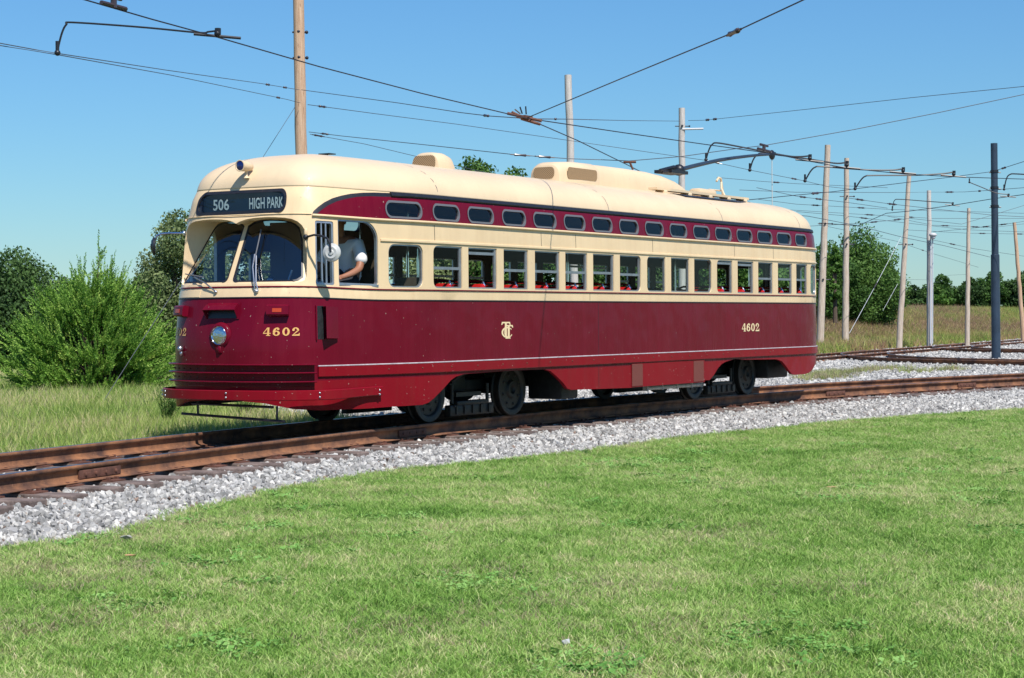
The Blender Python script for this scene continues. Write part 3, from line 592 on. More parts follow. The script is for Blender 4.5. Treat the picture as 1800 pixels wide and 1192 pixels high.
# skirt grilles and details
gm = bpy.data.materials.new('perforated_grille'); gm.use_nodes = True; nn_ = gm.node_tree.nodes; ll_ = gm.node_tree.links; bs_ = nn_['Principled BSDF']; bs_.inputs['Roughness'].default_value = .7
ge = nn_.new('ShaderNodeNewGeometry'); sp = nn_.new('ShaderNodeSeparateXYZ'); ll_.new(ge.outputs['Position'], sp.inputs[0]); cm = nn_.new('ShaderNodeMath'); cm.operation = 'ADD'; ll_.new(sp.outputs[0], cm.inputs[0]); ll_.new(sp.outputs[1], cm.inputs[1])
def sinn(s, f, ph=0):
    a = nn_.new('ShaderNodeMath'); a.operation = 'MULTIPLY'; a.inputs[1].default_value = f; ll_.new(s, a.inputs[0]); b = nn_.new('ShaderNodeMath'); b.operation = 'SINE'; ll_.new(a.outputs[0], b.inputs[0]); return b.outputs[0]
mu = nn_.new('ShaderNodeMath'); mu.operation = 'MULTIPLY'; ll_.new(sinn(cm.outputs[0], 210), mu.inputs[0]); ll_.new(sinn(sp.outputs[2], 210), mu.inputs[1])
rr_ = nn_.new('ShaderNodeValToRGB'); rr_.color_ramp.elements[0].position = .12; rr_.color_ramp.elements[1].position = .3; rr_.color_ramp.elements[0].color = (.34, .23, .12, 1); rr_.color_ramp.elements[1].color = (.12, .07, .04, 1); ll_.new(mu.outputs[0], rr_.inputs[0]); ll_.new(rr_.outputs[0], bs_.inputs['Base Color']); M['grille'] = gm
gr2 = gm.copy(); gr2.name = 'red_grille'; e_ = gr2.node_tree.nodes['Color Ramp'].color_ramp.elements; e_[0].color = (.20, .05, .035, 1); e_[1].color = (.07, .02, .015, 1); M['gridred'] = gr2
acc = sweep('access_door', SX(6.36), SX(8.56), .275, .59, .008, 'skirt', n=12)
for a, b in ((6.36, 6.66), (8.20, 8.52)): sweep('door_grille', SX(a), SX(b), .29, .583, .004, 'gridred', parent=acc, n=4, base=.009)
sm_ = MB()
for X_, za, zb_ in ((5.47, .31, 1.40), (1.72, 2.09, 2.26), (4.05, 2.09, 2.26), (4.9, 2.09, 2.26), (7.0, 2.09, 2.26), (9.6, 2.09, 2.26), (5.25, 1.43, 1.51), (11.0, 2.09, 2.26)):
    s_ = SX(X_); sm_.add([sko(s_+d, z, .0015) for z in (za, zb_) for d in (-.004, .004)], [(0, 1, 3, 2)])
sm_.build('panel_seam', 'blackpaint', tram)
for k in range(22): MB().ball(sko(SX(.9+k*.55), .665, .022), .009, 6, 4).build('screw', 'plate', tram, True)
for X_ in (1.9, 5.9, 9.35, 12.2):
    q_ = np.linspace(0, 1, 24); a1, a2 = roofP(np.full(24, SX(X_-.004)), q_), roofP(np.full(24, SX(X_+.004)), q_); a1[:, 2] = [roof_z(*p[:2])+.003 for p in a1]; a2[:, 2] = a1[:, 2]
    a1[:, 1] -= .002; a2[:, 1] -= .002; MB().add(list(a1)+list(a2), [(i, i+1, 25+i, 24+i) for i in range(23)]).build('roof_seam', 'gridred' if False else 'gasket', tram)
# roof gear
def loft(secs, name='', m=None, y0=0., n=20, p=2.6):
    "secs: (x, half width, base z, top z)"
    V = []; F = []
    for x, hw, zb, zt in secs:
        for k in range(n+1):
            a = math.pi*k/n; c, s_ = math.cos(a), math.sin(a); V.append((x, y0+hw*math.copysign(abs(c)**(2/p), c), zb+(zt-zb)*abs(s_)**(2/p)))
    for i in range(len(secs)-1):
        for k in range(n): F.append((i*(n+1)+k, i*(n+1)+k+1, (i+1)*(n+1)+k+1, (i+1)*(n+1)+k))
    F.append(tuple(range(n+1))); F.append(tuple((len(secs)-1)*(n+1)+k for k in range(n+1)))
    return MB().add(V, F)
ZR = 2.99
v1 = loft([(3.37, .17, ZR, 3.20), (3.385, .205, ZR, 3.235), (3.43, .215, ZR, 3.258), (3.60, .215, ZR, 3.262), (3.72, .205, ZR, 3.235), (3.79, .18, ZR, 3.16), (3.82, .12, ZR, 3.07)], p=3.2).build('roof_vent', 'roofcream', tram, True, 35)
Q = rrect(-.165, .165, 3.07, 3.215, .06, 4, (.5, .5, 1, 1)); MB().add([(3.366, y, z) for y, z in Q], [tuple(range(len(Q)))]).build('vent_grille', 'grille', v1)
mon = loft([(6.34, .17, ZR, 3.27), (6.42, .20, ZR, 3.325), (6.8, .225, ZR, 3.355), (7.6, .235, ZR, 3.365), (8.3, .235, ZR, 3.368), (9.0, .235, ZR, 3.36), (9.5, .23, ZR, 3.33), (9.9, .22, ZR, 3.275), (10.15, .205, ZR, 3.21), (10.33, .19, ZR, 3.13)], p=3.2)
mon = mon.build('roof_monitor', 'roofcream', tram, True, 35)
loft([(6.25, .17, 3.06, 3.24), (6.275, .225, 3.055, 3.29), (6.36, .25, 3.05, 3.33), (6.8, .258, 3.05, 3.362), (7.30, .258, 3.05, 3.368), (7.36, .250, 3.05, 3.35)], p=3.4).build('intake_hood', 'roofcream', mon, True, 35)
Q = rrect(-.165, .165, 3.10, 3.255, .06, 4); MB().add([(6.245, y, z) for y, z in Q], [tuple(range(len(Q)))]).build('vent_grille', 'grille', mon)
Q = rrect(6.44, 7.26, 3.11, 3.26, .05, 4); MB().add([(x, -.263, z) for x, z in Q], [tuple(range(len(Q)))]).build('vent_grille', 'grille', mon)
MB().box((10.98, -.08, 3.14), (.60, .22, .13), bev=.05).build('resistor_cover', 'roofcream', tram, True)
pk = MB(); pk.box((10.05, -.50, 3.065), (3.15, .14, .035)); pk = pk.build('roof_walkway', 'roofcream', tram)
sp_ = MB()
for x_ in (8.75, 9.55, 10.25, 10.9, 11.5): MB().box((x_, -.50, 3.01), (.10, .17, .09), bev=.02).build('walkway_support', 'roofcream', pk)
mt = MB(); Xs = np.linspace(8.9, 13.1, 16); T_ = np.linspace(0, 1, 6)
Gm = []
for x in Xs:
    ya, yb = -.55+.50*sm(10.5, 13.1, x), -.82+.70*sm(10.5, 13.1, x)
    for t in T_: y = yb+(ya-yb)*t; Gm.append((x, y, roof_z(x, y)+.008))
mt.add(Gm, [(i*6+j, i*6+j+1, (i+1)*6+j+1, (i+1)*6+j) for i in range(15) for j in range(5)]); mt.build('roof_mat', 'black', tram, True)
def Yp(px, py, y=0.): return at(px, py, Y=y)
hk = MB().tube([(11.45, -.28, 3.02), (11.65, -.08, 3.25), (11.82, 0, 3.36), (11.80, 0, 3.42), (11.72, 0, 3.43), (11.64, 0, 3.37)], .018, 6).tube([(12.1, .10, 3.02), (11.9, .02, 3.24), (11.82, 0, 3.36)], .018, 6).tube([(11.72, -.04, 3.22), (11.2, -.08, 3.21)], .014, 6); hk.build('pole_hook', 'roofcream', tram, True)
tp = MB(); a_ = Yp(1194, 299); tp.tube([a_, Yp(1215, 293), Yp(1240, 287), Yp(1265, 281.5), Yp(1290, 277.5), Yp(1315, 274.5), Yp(1335, 272.5), Yp(1352, 271.5)], [.036, .034, .032, .03, .027, .025, .023, .022], 8)
tp = tp.build('trolley_pole', 'polesteel', tram, True)
b_ = MB(); b_.box(Yp(1180, 303), (.55, .30, .05)); 
for dy in (-.09, .09): b_.tube([Yp(1160, 300, dy), Yp(1185, 293.5, dy)], .028, 8); b_.tube([Yp(1163, 302, dy), Yp(1193, 301, dy)], .028, 8)
b_.ball(Yp(1193, 299), (.09, .10, .09)); b_.build('pole_base', 'blackpaint', tp, True)
sh = Yp(1357, 272.5); MB().ball(sh, (.09, .045, .085)).box((sh[0]+.02, 0, sh[2]+.03), (.22, .03, .05)).build('trolley_shoe', 'blackpaint', tp, True)
MB().tube([sh, Yp(1357, 300), Yp(1357.5, 361)], .007, 5).build('trolley_rope', 'white', tp, True)
b_ = MB(); q_ = Yp(575, 271, .45); b_.box(q_, (.13, .16, .012)).box((q_[0], q_[1], q_[2]-.06), (.10, .12, .012)).box((q_[0]-.05, q_[1], q_[2]-.03), (.012, .10, .07)); b_.box((q_[0], q_[1], q_[2]-.09), (.05, .05, .10)); b_.build('roof_bracket', 'blackpaint', tram)
# interior
def plate(z, h, ins, name, m):
    S_ = np.linspace(-SL, SL, 160)[:-1]; B_ = skin(S_, np.full(159, .9)); C_ = np.clip(B_[:, 0], 1.2, 12.2); q = 1-ins/1.27; X_ = C_+(B_[:, 0]-C_)*q; Y_ = B_[:, 1]*q
    V_ = [(x, y, z) for x, y in zip(X_, Y_)]+[(x, y, z+h) for x, y in zip(X_, Y_)]; return MB().add(V_, [tuple(range(159)), tuple(range(159, 318))]+[(i, (i+1) % 159, 159+(i+1) % 159, 159+i) for i in range(159)]).build(name, m, tram)
plate(.80, .05, .07, 'floor', 'inner')
MB().box((.55, 0, 1.17), (.5, 1.5, .62), bev=.05).box((.28, -.45, 1.52), (.25, .5, .08)).build('dashboard', 'inner', tram)
cs = MB().tube([(.55, -.45, 1.4), (.62, -.48, 1.62)], .025, 8).ball((.45, -.62, 1.60), (.05, .05, .05)).tube([(.35, -.2, 1.5), (.42, -.25, 1.75)], .012, 6).ball((.30, -.05, 1.62), (.03, .05, .06)); cs.build('controls', 'steel', tram, True)
MB().box((1.62, .55, 1.6), (.05, .9, 1.5)).box((1.55, -1.0, 1.25), (.04, .30, .85)).build('bulkhead', 'inner', tram)
for x_, y_ in ((1.55, -.35), (2.35, -.45), (3.8, .40), (5.2, -.45), (6.75, -.45), (7.4, .30), (8.3, -.40), (9.3, -.45), (10.7, .4), (12.0, -.4)):
    MB().tube([(x_, y_, .82), (x_, y_, 2.9)], .017, 8).build('stanchion', 'chrome', tram, True)
def seat(x, y, w_, red='red'):
    b = MB().box((x, y, 1.19), (.44, w_, .12), bev=.04).box((x+.24, y, 1.415), (.09, w_, .40), ry=math.radians(8), bev=.035).box((x, y, 1.0), (.3, w_*.8, .34)); s = b.build('passenger_seat', red, tram, True, 40)
    y0, y1 = y-w_/2+.02, y+w_/2-.02; MB().tube([(x+.26, y0, 1.45), (x+.29, y0, 1.60), (x+.29, y0+.03, 1.645), (x+.29, y0+.12, 1.655), (x+.29, y1-.1, 1.655), (x+.29, y1, 1.62), (x+.27, y1, 1.45)], .016, 7).build('grab_rail', 'chrome', s, True)
for k in range(7): seat(1.90+k*.725, -.78, .80)
for k in range(5): seat(9.15+k*.715, -.78, .80)
for x_ in (2.3, 3.0, 3.75, 9.3, 10.0, 10.75, 11.5): seat(x_, .86, .42)
ds = MB().box((.98, -.64, 1.47), (.42, .42, .09), bev=.035).box((1.21, -.64, 1.72), (.08, .38, .52), ry=math.radians(7), bev=.035).tube([(.98, -.64, .82), (.98, -.64, 1.48)], .05, 8); ds.build('driver_seat', 'seatbrown', tram, True, 40)
MB().box((1.72, -.86, 2.16), (.02, .30, .16)).build('notice_board', 'white', tram)
# running gear
def wheel(parent, x, y, sg_):
    R_ = .325; pr = [(.04, -.02), (.06, .012), (.10, .012), (.12, -.018), (.235, -.022), (.25, .0), (.262, .006), (.318, .006), (R_, 0), (R_, -.075), (.350, -.085), (.350, -.105), (.29, -.11), (.27, -.06), (.05, -.06)]
    b = MB().lathe([(r, sg_*h_) for r, h_ in pr], (x, y, R_), 'Y', 32)
    for k in range(8):
        a = k*math.pi/4+.3; b.ball((x+.19*math.cos(a), y-sg_*.018, R_+.19*math.sin(a)), (.02, .016, .02), 6, 4)
    w_ = b.build('wheel', 'wheel', parent, True, 35)
for xc in (3.185, 10.115):
    tk = MB()
    for sg_ in (-1, 1):
        tk.box((xc, sg_*.50, .40), (2.2, .10, .13), bev=.02); 
    tk.box((xc, 0, .42), (.35, 1.2, .2), bev=.03).box((xc, .1, .46), (2.0, .9, .28), bev=.03)
    for dx in (-.5, .5): tk.ball((xc+dx, -.28, .36), (.30, .20, .19), 14, 9); tk.ball((xc+dx, .28, .36), (.30, .20, .19), 14, 9)
    tk.tube([(xc-.2, -.62, .45), (xc-.1, -.66, .52), (xc+.2, -.60, .56)], .03, 8)
    tk = tk.build('truck', 'iron', tram, True, 40)
    for dx in (-.915, .915):
        for sg_ in (-1, 1): wheel(tk, xc+dx, sg_*.80, sg_)
        MB().tube([(xc+dx, -.78, .325), (xc+dx, .78, .325)], .06, 10).build('axle', 'iron', tk, True)
    for sg_ in (-1, 1):
        b = MB().box((xc, sg_*.76, .115), (.96, .09, .13), bev=.012).box((xc, sg_*.76, .20), (.70, .12, .05), bev=.01).box((xc-.02, sg_*.74, .30), (.55, .05, .05))
        for k in range(5): b.box((xc-.36+k*.18, sg_*.812, .12), (.03, .02, .10)); b.ball((xc-.40+k*.2, sg_*.81, .17), .018, 6, 4)
        for dx in (-.40, .38): b.tube([(xc+dx, sg_*.77, .2), (xc+dx, sg_*.77, .42)], .022, 8)
        b.build('track_brake', 'wheel', tk, True, 35)
plate(.66, .10, .08, 'underframe', 'iron')
for c_, d_ in (((6.9, 0, .57), (3.0, 2.3, .50)), ((7.0, .1, .40), (2.4, 1.4, .22)), ((5.0, -.86, .385), (.44, .5, .42)), ((1.1, 0, .56), (1.6, 1.9, .42)), ((12.55, 0, .60), (1.3, 1.9, .34)), ((11.75, -.80, .41), (.78, .4, .34))): MB().box(c_, d_, bev=.03).build('equipment_box', 'iron', tram, True, 30)
pc = MB().tube([(7.05, -1.12, .235), (8.75, -1.12, .235)], .028, 8)
for x_ in (7.05, 7.5, 7.95, 8.4, 8.72): pc.box((x_, -1.12, .245), (.03, .07, .09))
pc.build('underfloor_pipe', 'innerlight' if False else 'polegrey', tram, True)
# driver
def skinfig(name, joints, edges, m, parent=None, sub=2):
    me = bpy.data.meshes.new(name); me.from_pydata([j[0] for j in joints], edges, []); o = link(name, me, m, parent)
    md = o.modifiers.new('skin', 'SKIN'); md.use_smooth_shade = True
    for v, j in zip(me.skin_vertices[0].data, joints): r = j[1]; v.radius = r if isinstance(r, tuple) else (r, r)
    me.skin_vertices[0].data[0].use_root = True; s_ = o.modifiers.new('sub', 'SUBSURF'); s_.levels = sub; s_.render_levels = sub; return o
hx, hy = .94, -.64
J = [((hx, hy, 1.60), (.15, .15)), ((hx-.02, hy, 1.75), (.135, .15)), ((hx-.05, hy, 1.92), (.13, .17)), ((hx-.10, hy, 2.04), (.10, .14)), ((hx-.145, hy, 2.11), .055), ((hx-.17, hy, 2.17), .05), ((hx-.19, hy, 2.23), (.075, .07)), ((hx-.195, hy, 2.31), (.085, .075)), ((hx-.19, hy, 2.37), .05),
     ((hx-.10, hy-.19, 2.03), .065), ((hx-.12, hy-.25, 1.90), .055), ((hx-.20, hy-.29, 1.755), .045), ((hx-.34, hy-.28, 1.70), .038), ((hx-.46, hy-.25, 1.665), .028), ((hx-.52, hy-.24, 1.655), .03),
     ((hx-.10, hy+.19, 2.03), .065), ((hx-.14, hy+.25, 1.88), .055), ((hx-.26, hy+.24, 1.76), .043), ((hx-.40, hy+.18, 1.72), .036), ((hx-.50, hy+.12, 1.70), .028), ((hx-.55, hy+.10, 1.69), .03),
     ((hx-.14, hy-.11, 1.60), .09), ((hx-.42, hy-.13, 1.60), .07), ((hx-.46, hy-.13, 1.25), .05), ((hx-.46, hy-.13, .92), .04), ((hx-.56, hy-.13, .88), .04), ((hx-.14, hy+.11, 1.60), .09), ((hx-.42, hy+.13, 1.60), .07), ((hx-.46, hy+.13, 1.25), .05), ((hx-.46, hy+.13, .92), .04), ((hx-.56, hy+.13, .88), .04)]
Eg = [(0, 1), (1, 2), (2, 3), (3, 4), (4, 5), (5, 6), (6, 7), (7, 8), (3, 9), (9, 10), (10, 11), (11, 12), (12, 13), (13, 14), (3, 15), (15, 16), (16, 17), (17, 18), (18, 19), (19, 20), (0, 21), (21, 22), (22, 23), (23, 24), (24, 25), (0, 26), (26, 27), (27, 28), (28, 29), (29, 30)]
nb = len(J)
for hi_, sy in ((14, -1), (20, 1)):     # five fingers on each hand
    hx_, hy_, hz_ = J[hi_][0]
    for q, (dy, ln) in enumerate(((-.026, .062), (-.009, .074), (.009, .078), (.025, .070))):
        i0 = len(J); J.append(((hx_-.045, hy_+dy, hz_+.004), .010)); J.append(((hx_-.045-ln*.55, hy_+dy*1.1, hz_-.004), .009)); J.append(((hx_-.045-ln*.85, hy_+dy*1.1, hz_-.03), .008)); Eg += [(hi_, i0), (i0, i0+1), (i0+1, i0+2)]
    i0 = len(J); J.append(((hx_-.01, hy_-sy*-.04, hz_-.006), .011)); J.append(((hx_-.045, hy_+sy*.052, hz_-.018), .009)); Eg += [(hi_, i0), (i0, i0+1)]
man = skinfig('person', J, Eg, 'skin'); tag(man, 'driver in a white short sleeved shirt seated at the open side window', 'person')
sh_ = skinfig('shirt', [((hx, hy, 1.58), (.165, .165)), ((hx-.02, hy, 1.75), (.15, .165)), ((hx-.05, hy, 1.92), (.145, .185)), ((hx-.10, hy, 2.045), (.11, .15)), ((hx-.135, hy, 2.09), (.07, .075)), ((hx-.10, hy-.19, 2.03), .082), ((hx-.12, hy-.255, 1.90), .078), ((hx-.17, hy-.285, 1.80), .080), ((hx-.10, hy+.19, 2.03), .082), ((hx-.14, hy+.255, 1.89), .078), ((hx-.21, hy+.265, 1.80), .080)], [(0, 1), (1, 2), (2, 3), (3, 4), (3, 5), (5, 6), (6, 7), (3, 8), (8, 9), (9, 10)], 'shirt', man)
0 and skinfig('vest', [((hx, hy, 1.57), (.172, .168)), ((hx-.02, hy, 1.75), (.160, .172)), ((hx-.05, hy, 1.93), (.155, .185)), ((hx-.095, hy, 2.05), (.118, .135))], [(0, 1), (1, 2), (2, 3)], 'vest', man)
skinfig('trousers', [((hx, hy, 1.585), (.165, .165)), ((hx-.14, hy-.11, 1.60), .10), ((hx-.42, hy-.13, 1.60), .085), ((hx-.46, hy-.13, 1.25), .07), ((hx-.46, hy-.13, .95), .06), ((hx-.14, hy+.11, 1.60), .10), ((hx-.42, hy+.13, 1.60), .085), ((hx-.46, hy+.13, 1.25), .07), ((hx-.46, hy+.13, .95), .06)], [(0, 1), (1, 2), (2, 3), (3, 4), (0, 5), (5, 6), (6, 7), (7, 8)], 'trousers', man)
hb = MB(); hb.ball((hx-.18, hy, 2.335), (.10, .088, .095), 14, 9); hb.build('hair', 'hair', man, True)
fb_ = MB(); fb_.ball((hx-.285, hy, 2.27), (.02, .013, .028), 8, 6); fb_.build('nose', 'skin', man, True)
eb = MB(); eb.ball((hx-.27, hy-.032, 2.295), (.012, .014, .010), 8, 5).ball((hx-.27, hy+.032, 2.295), (.012, .014, .010), 8, 5); eb.build('eyes', 'white', man, True)
mo = MB().ball((hx-.268, hy, 2.215), (.010, .028, .008), 8, 5); mo.build('mouth', 'plate', man, True)
er = MB().ball((hx-.18, hy-.083, 2.28), (.022, .012, .034), 8, 6).ball((hx-.18, hy+.083, 2.28), (.022, .012, .034), 8, 6); er.build('ears', 'skin', man, True)
# ------------------------------------------------------------------ track geometry
KC, TC_, X0C = .01732, -5.134e-5, 7.01
def yc(x):
    u = np.asarray(x, float)-X0C; return -KC/2*(u*u-12.0)+TC_*u*(u*u-12.0)
def dyc(x):
    u = np.asarray(x, float)-X0C; return -KC*u+TC_*(3*u*u-12.0)
def dist(x, y): return (y-yc(x))/np.hypot(1, dyc(x))
EDGE = np.array([at(x, y, Z=-.3)[:2] for x, y in [(-400, 1020), (-150, 985), (0, 966), (100, 955), (200, 942), (265, 925), (330, 903), (420, 882), (500, 862), (600, 845), (700, 830), (850, 815), (1000, 800), (1100, 787), (1200, 772), (1350, 757), (1500, 742), (1650, 731), (1800, 722), (2000, 712)]])
EX = EDGE[:, 0]; ED = dist(EDGE[:, 0], EDGE[:, 1])
_o = np.argsort(EX); EX, ED = EX[_o], ED[_o]
def dedge(x): return np.interp(x, EX, ED)
YARD = [(4.5, 1.0), (6, 4.5), (9, 7.5), (20, 10.2), (42, 12.4), (60, 14.6), (80, 17), (130, 23), (130, -14), (36, -16), (34, -8), (25, -2)]
def hill(x, y):
    t = sm(0, 1, (y-(15.8+.03*(x-50)))/10.)*sm(34, 52, x); return t
def terrain(x, y):
    "height of the natural ground"
    x = np.asarray(x, float); y = np.asarray(y, float); d = dist(np.clip(x, -25, 45), y)
    near = np.full(np.broadcast(x, y).shape, -.30)
    back = -.34-.006*np.clip(d-2, 0, 60)-.9*sm(8, 45, d)*(1-sm(12, 30, x))
    right = sm(2, 14, x); back = back*(1-right)+(-.26-.9*sm(10, 40, d)*(1-sm(12, 34, x)))*right
    back = back+hill(x, y)*1.45+.2*sm(30, 90, y)*sm(60, 120, x)
    z = np.where(d < 0, near, back)
    z = z+.03*np.sin(x*.9+y*.4)*np.sin(y*.7-x*.3)*sm(2.5, 8, abs(d))
    # dip below the ballast and the track bed
    z = np.where((d > dedge(x)+.15) & (d < 1.9) & (x > -20) & (x < 40), -.5, z)
    return z
def ballz(x, y):
    d = dist(x, y); de = dedge(x); near = -.315+(.315-.222)*sm(0, 1, (d-de)/np.maximum(-1.38-de, .2)); far = -.205-.20*sm(1.4, 2.5, d)*(1-sm(3, 6, x))
    return np.where(d < -1.3, near, np.where(d > 1.3, far, np.where(d < -.9, -.215, -.208)))
def sheet(name, xs, ys, zf, mask, m, uvz=None):
    X, Y = np.meshgrid(xs, ys); Z = zf(X, Y); V = np.stack([X, Y, Z], -1).reshape(-1, 3); nx, ny = len(xs), len(ys)
    i, j = np.meshgrid(np.arange(nx-1), np.arange(ny-1)); a = (j*nx+i).ravel(); F = np.stack([a, a+1, a+nx+1, a+nx], -1)
    if mask is not None:
        c = V[F].mean(1); F = F[mask(c[:, 0], c[:, 1])]
    u, inv = np.unique(F, return_inverse=True); o = npmesh(name, V[u], inv.reshape(F.shape), m); o.data.polygons.foreach_set('use_smooth', [True]*len(o.data.polygons)); return o
def groundmat(name, cols, scale=.5):
    m = bpy.data.materials.new(name); m.use_nodes = True; n = m.node_tree.nodes; l = m.node_tree.links; b = n['Principled BSDF']; b.inputs['Roughness'].default_value = .95; b.inputs['Specular IOR Level'].default_value = .1
    g = n.new('ShaderNodeNewGeometry'); t = n.new('ShaderNodeTexNoise'); t.inputs['Scale'].default_value = scale; t.inputs['Detail'].default_value = 8; t.inputs['Roughness'].default_value = .7; l.new(g.outputs['Position'], t.inputs[0])
    r = n.new('ShaderNodeValToRGB'); l.new(t.outputs[0], r.inputs[0]); e = r.color_ramp.elements; e[0].position = .35; e[1].position = .65; e[0].color = (*cols[0], 1); e[1].color = (*cols[-1], 1)
    for k, c in enumerate(cols[1:-1]): q = e.new(.35+.3*(k+1)/(len(cols)-1)); q.color = (*c, 1)
    l.new(r.outputs[0], b.inputs['Base Color']); nb = n.new('ShaderNodeTexNoise'); nb.inputs['Scale'].default_value = 35; nb.inputs['Detail'].default_value = 5; l.new(g.outputs['Position'], nb.inputs[0])
    bp = n.new('ShaderNodeBump'); bp.inputs['Strength'].default_value = .8; bp.inputs['Distance'].default_value = .03; l.new(nb.outputs[0], bp.inputs['Height']); l.new(bp.outputs[0], b.inputs['Normal']); return m
M['lawnsoil'] = groundmat('lawn_soil', [(.13, .17, .05), (.20, .21, .09), (.26, .24, .14)])
M['fieldsoil'] = groundmat('field_soil', [(.10, .13, .035), (.16, .17, .06), (.20, .17, .09)], .25)
M['ballastbed'] = groundmat('ballast_bed', [(.24, .24, .235), (.34, .335, .325), (.42, .41, .395)], 9)
gx = np.unique(np.concatenate([-np.geomspace(20, 3000, 24), np.arange(-20, 40, .5), np.arange(40, 130, 1.2), np.geomspace(130, 3000, 22)]))
gy = np.unique(np.concatenate([-np.geomspace(24, 3000, 18), np.arange(-24, 30, .5), np.arange(30, 80, 2), np.geomspace(80, 3000, 22)]))
inb = lambda x, y: dist(np.clip(x, -25, 45), y)
tag(sheet('lawn', gx, gy, terrain, lambda x, y: inb(x, y) < -.2, 'lawnsoil'), kind='structure')
tag(sheet('field', gx, gy, terrain, lambda x, y: (inb(x, y) >= -.2), 'fieldsoil'), kind='structure')
# ballast: bed under the main track, and the yard
def strip(name, xs, ds, zf, m):
    X, D = np.meshgrid(xs, ds); sl = dyc(X); n_ = np.hypot(1, sl)
    if callable(D): pass
    W_X = X-D*sl/n_; W_Y = yc(X)+D/n_; return W_X, W_Y
xs_ = np.arange(-19, 38, .25); q_ = np.linspace(0, 1, 26)
XX, QQ = np.meshgrid(xs_, q_); D0 = dedge(XX)-.06; D1 = np.where(XX < 3, 2.5, 3.2); DD_ = D0+(D1-D0)*QQ; sl_ = dyc(XX); nn2 = np.hypot(1, sl_)
BX, BY = XX-DD_*sl_/nn2, yc(XX)+DD_/nn2; BZ = ballz(BX, BY)+.01*np.sin(BX*7)*np.sin(BY*9); BZ[0] -= .05; BZ[-1] -= .12
nx_, ny_ = len(xs_), len(q_); i_, j_ = np.meshgrid(np.arange(nx_-1), np.arange(ny_-1)); a_ = (j_*nx_+i_).ravel()
tag(npmesh('ballast_bed', np.stack([BX, BY, BZ], -1).reshape(-1, 3), np.stack([a_, a_+1, a_+nx_+1, a_+nx_], -1), 'ballastbed'), kind='structure')
yx = np.arange(4, 131, .6); yy = np.arange(-16, 24, .5)
tag(sheet('yard_ballast', yx, yy, lambda x, y: np.full(x.shape, -.222), lambda x, y: inpoly(x, y, YARD) & (dist(np.clip(x, -25, 45), y) > 2.3), 'ballastbed'), kind='structure')
# ------------------------------------------------------------------ tracks
RAILP = [(-.036, -.005), (-.030, 0), (.030, 0), (.036, -.005), (.036, -.034), (.008, -.042), (.007, -.118), (.026, -.128), (.066, -.138), (.066, -.148), (-.066, -.148), (-.066, -.138), (-.026, -.128), (-.007, -.118), (-.008, -.042), (-.036, -.034)]
def rail(name, path, off, z0, parent):
    P = np.array(path, float); T = np.gradient(P, axis=0); T /= np.linalg.norm(T, axis=1)[:, None]; N = np.stack([-T[:, 1], T[:, 0]], 1); k = len(RAILP); V = []
    for p, n_ in zip(P, N):
        for a, h in RAILP: V.append((p[0]+n_[0]*(off+a), p[1]+n_[1]*(off+a), z0+h))
    V = np.array(V); m = len(P); F = [(i*k+j, i*k+(j+1) % k, (i+1)*k+(j+1) % k, (i+1)*k+j) for i in range(m-1) for j in range(k)]
    o = npmesh(name, V, np.array(F), ['rust', 'railtop'], parent); mi = np.zeros(len(F), np.int32); mi[np.arange(len(F)) % k == 1] = 1; o.data.polygons.foreach_set('material_index', mi); return o
SLP = []
slp = MB().box((0, 0, -.080), (.23, 2.6, .16), bev=.012); slp_me = None
def track(label, path, z0, sp, near_idx=None, joints=(), group=None, smax=98, s_rng=None):
    P = np.array(path, float); seg = np.concatenate([[0], np.cumsum(np.linalg.norm(np.diff(P, axis=0), axis=1))]); mid = P[len(P)//2]
    t = empty('railway_track', (mid[0], mid[1], z0-.15), label, 'railway track', group)
    for off in (-.752, .752): rail('rail', path, off, z0, t)
    global slp_me
    a0, a1 = s_rng or (0, seg[-1]); n_ = min(smax, int((a1-a0)/sp)); r_ = random.Random(len(label))
    for k in range(n_):
        s_ = a0+k*sp+r_.uniform(-.04, .04); x = np.interp(s_, seg, P[:, 0]); y = np.interp(s_, seg, P[:, 1]); x2 = np.interp(s_+.1, seg, P[:, 0]); y2 = np.interp(s_+.1, seg, P[:, 1]); an = math.atan2(y2-y, x2-x)
        if slp_me is None:
            o = slp.build('sleeper', 'tie', t); slp_me = o.data
            tp_ = MB()
            for dy in (-.752, .752): tp_.box((0, dy, .006), (.19, .34, .014)); [tp_.box((q*.06, dy+w_*.10, .02), (.03, .03, .03)) for q in (-1, 1) for w_ in (-1, 1)]
            pl = tp_.build('tie_plate', 'plate', o); track.pl = pl.data
        else:
            o = bpy.data.objects.new('sleeper', slp_me); COL.objects.link(o); o.parent = t; o.matrix_parent_inverse = Matrix.Translation(-t.location)
            pl = bpy.data.objects.new('tie_plate', track.pl); COL.objects.link(pl); pl.parent = o
        SLP.append((x, y, an)); o.location = (x-math.sin(an)*r_.uniform(-.06, .06), y+math.cos(an)*r_.uniform(-.06, .06), z0-.165); o.rotation_euler = (0, 0, an+r_.uniform(-.03, .03))
    for s_, off in joints:
        x = np.interp(s_, P[:, 0], P[:, 0]); y = np.interp(s_, P[:, 0], P[:, 1]); an = math.atan2(np.interp(s_+.1, P[:, 0], P[:, 1])-y, .1); sgn = math.copysign(1, off); b = MB()
        for w_ in (-1, 1):
            b.box((0, off+w_*.022, -.085), (.62, .022, .075), bev=.006)
            for k in range(4): b.ball((-.225+.15*k, off+w_*.038, -.085), (.016, .012, .016), 6, 4)
        o = b.build('joint_bar', 'plate', t, True); o.location = (x, y, z0); o.rotation_euler = (0, 0, an)
    return t
mx = np.arange(-15, 32.1, .3)
jx = [at(232, 818, Z=0)[0], at(1470, 682, Z=0)[0], at(720, 748, Z=0)[0], at(1690, 668, Z=0)[0]]
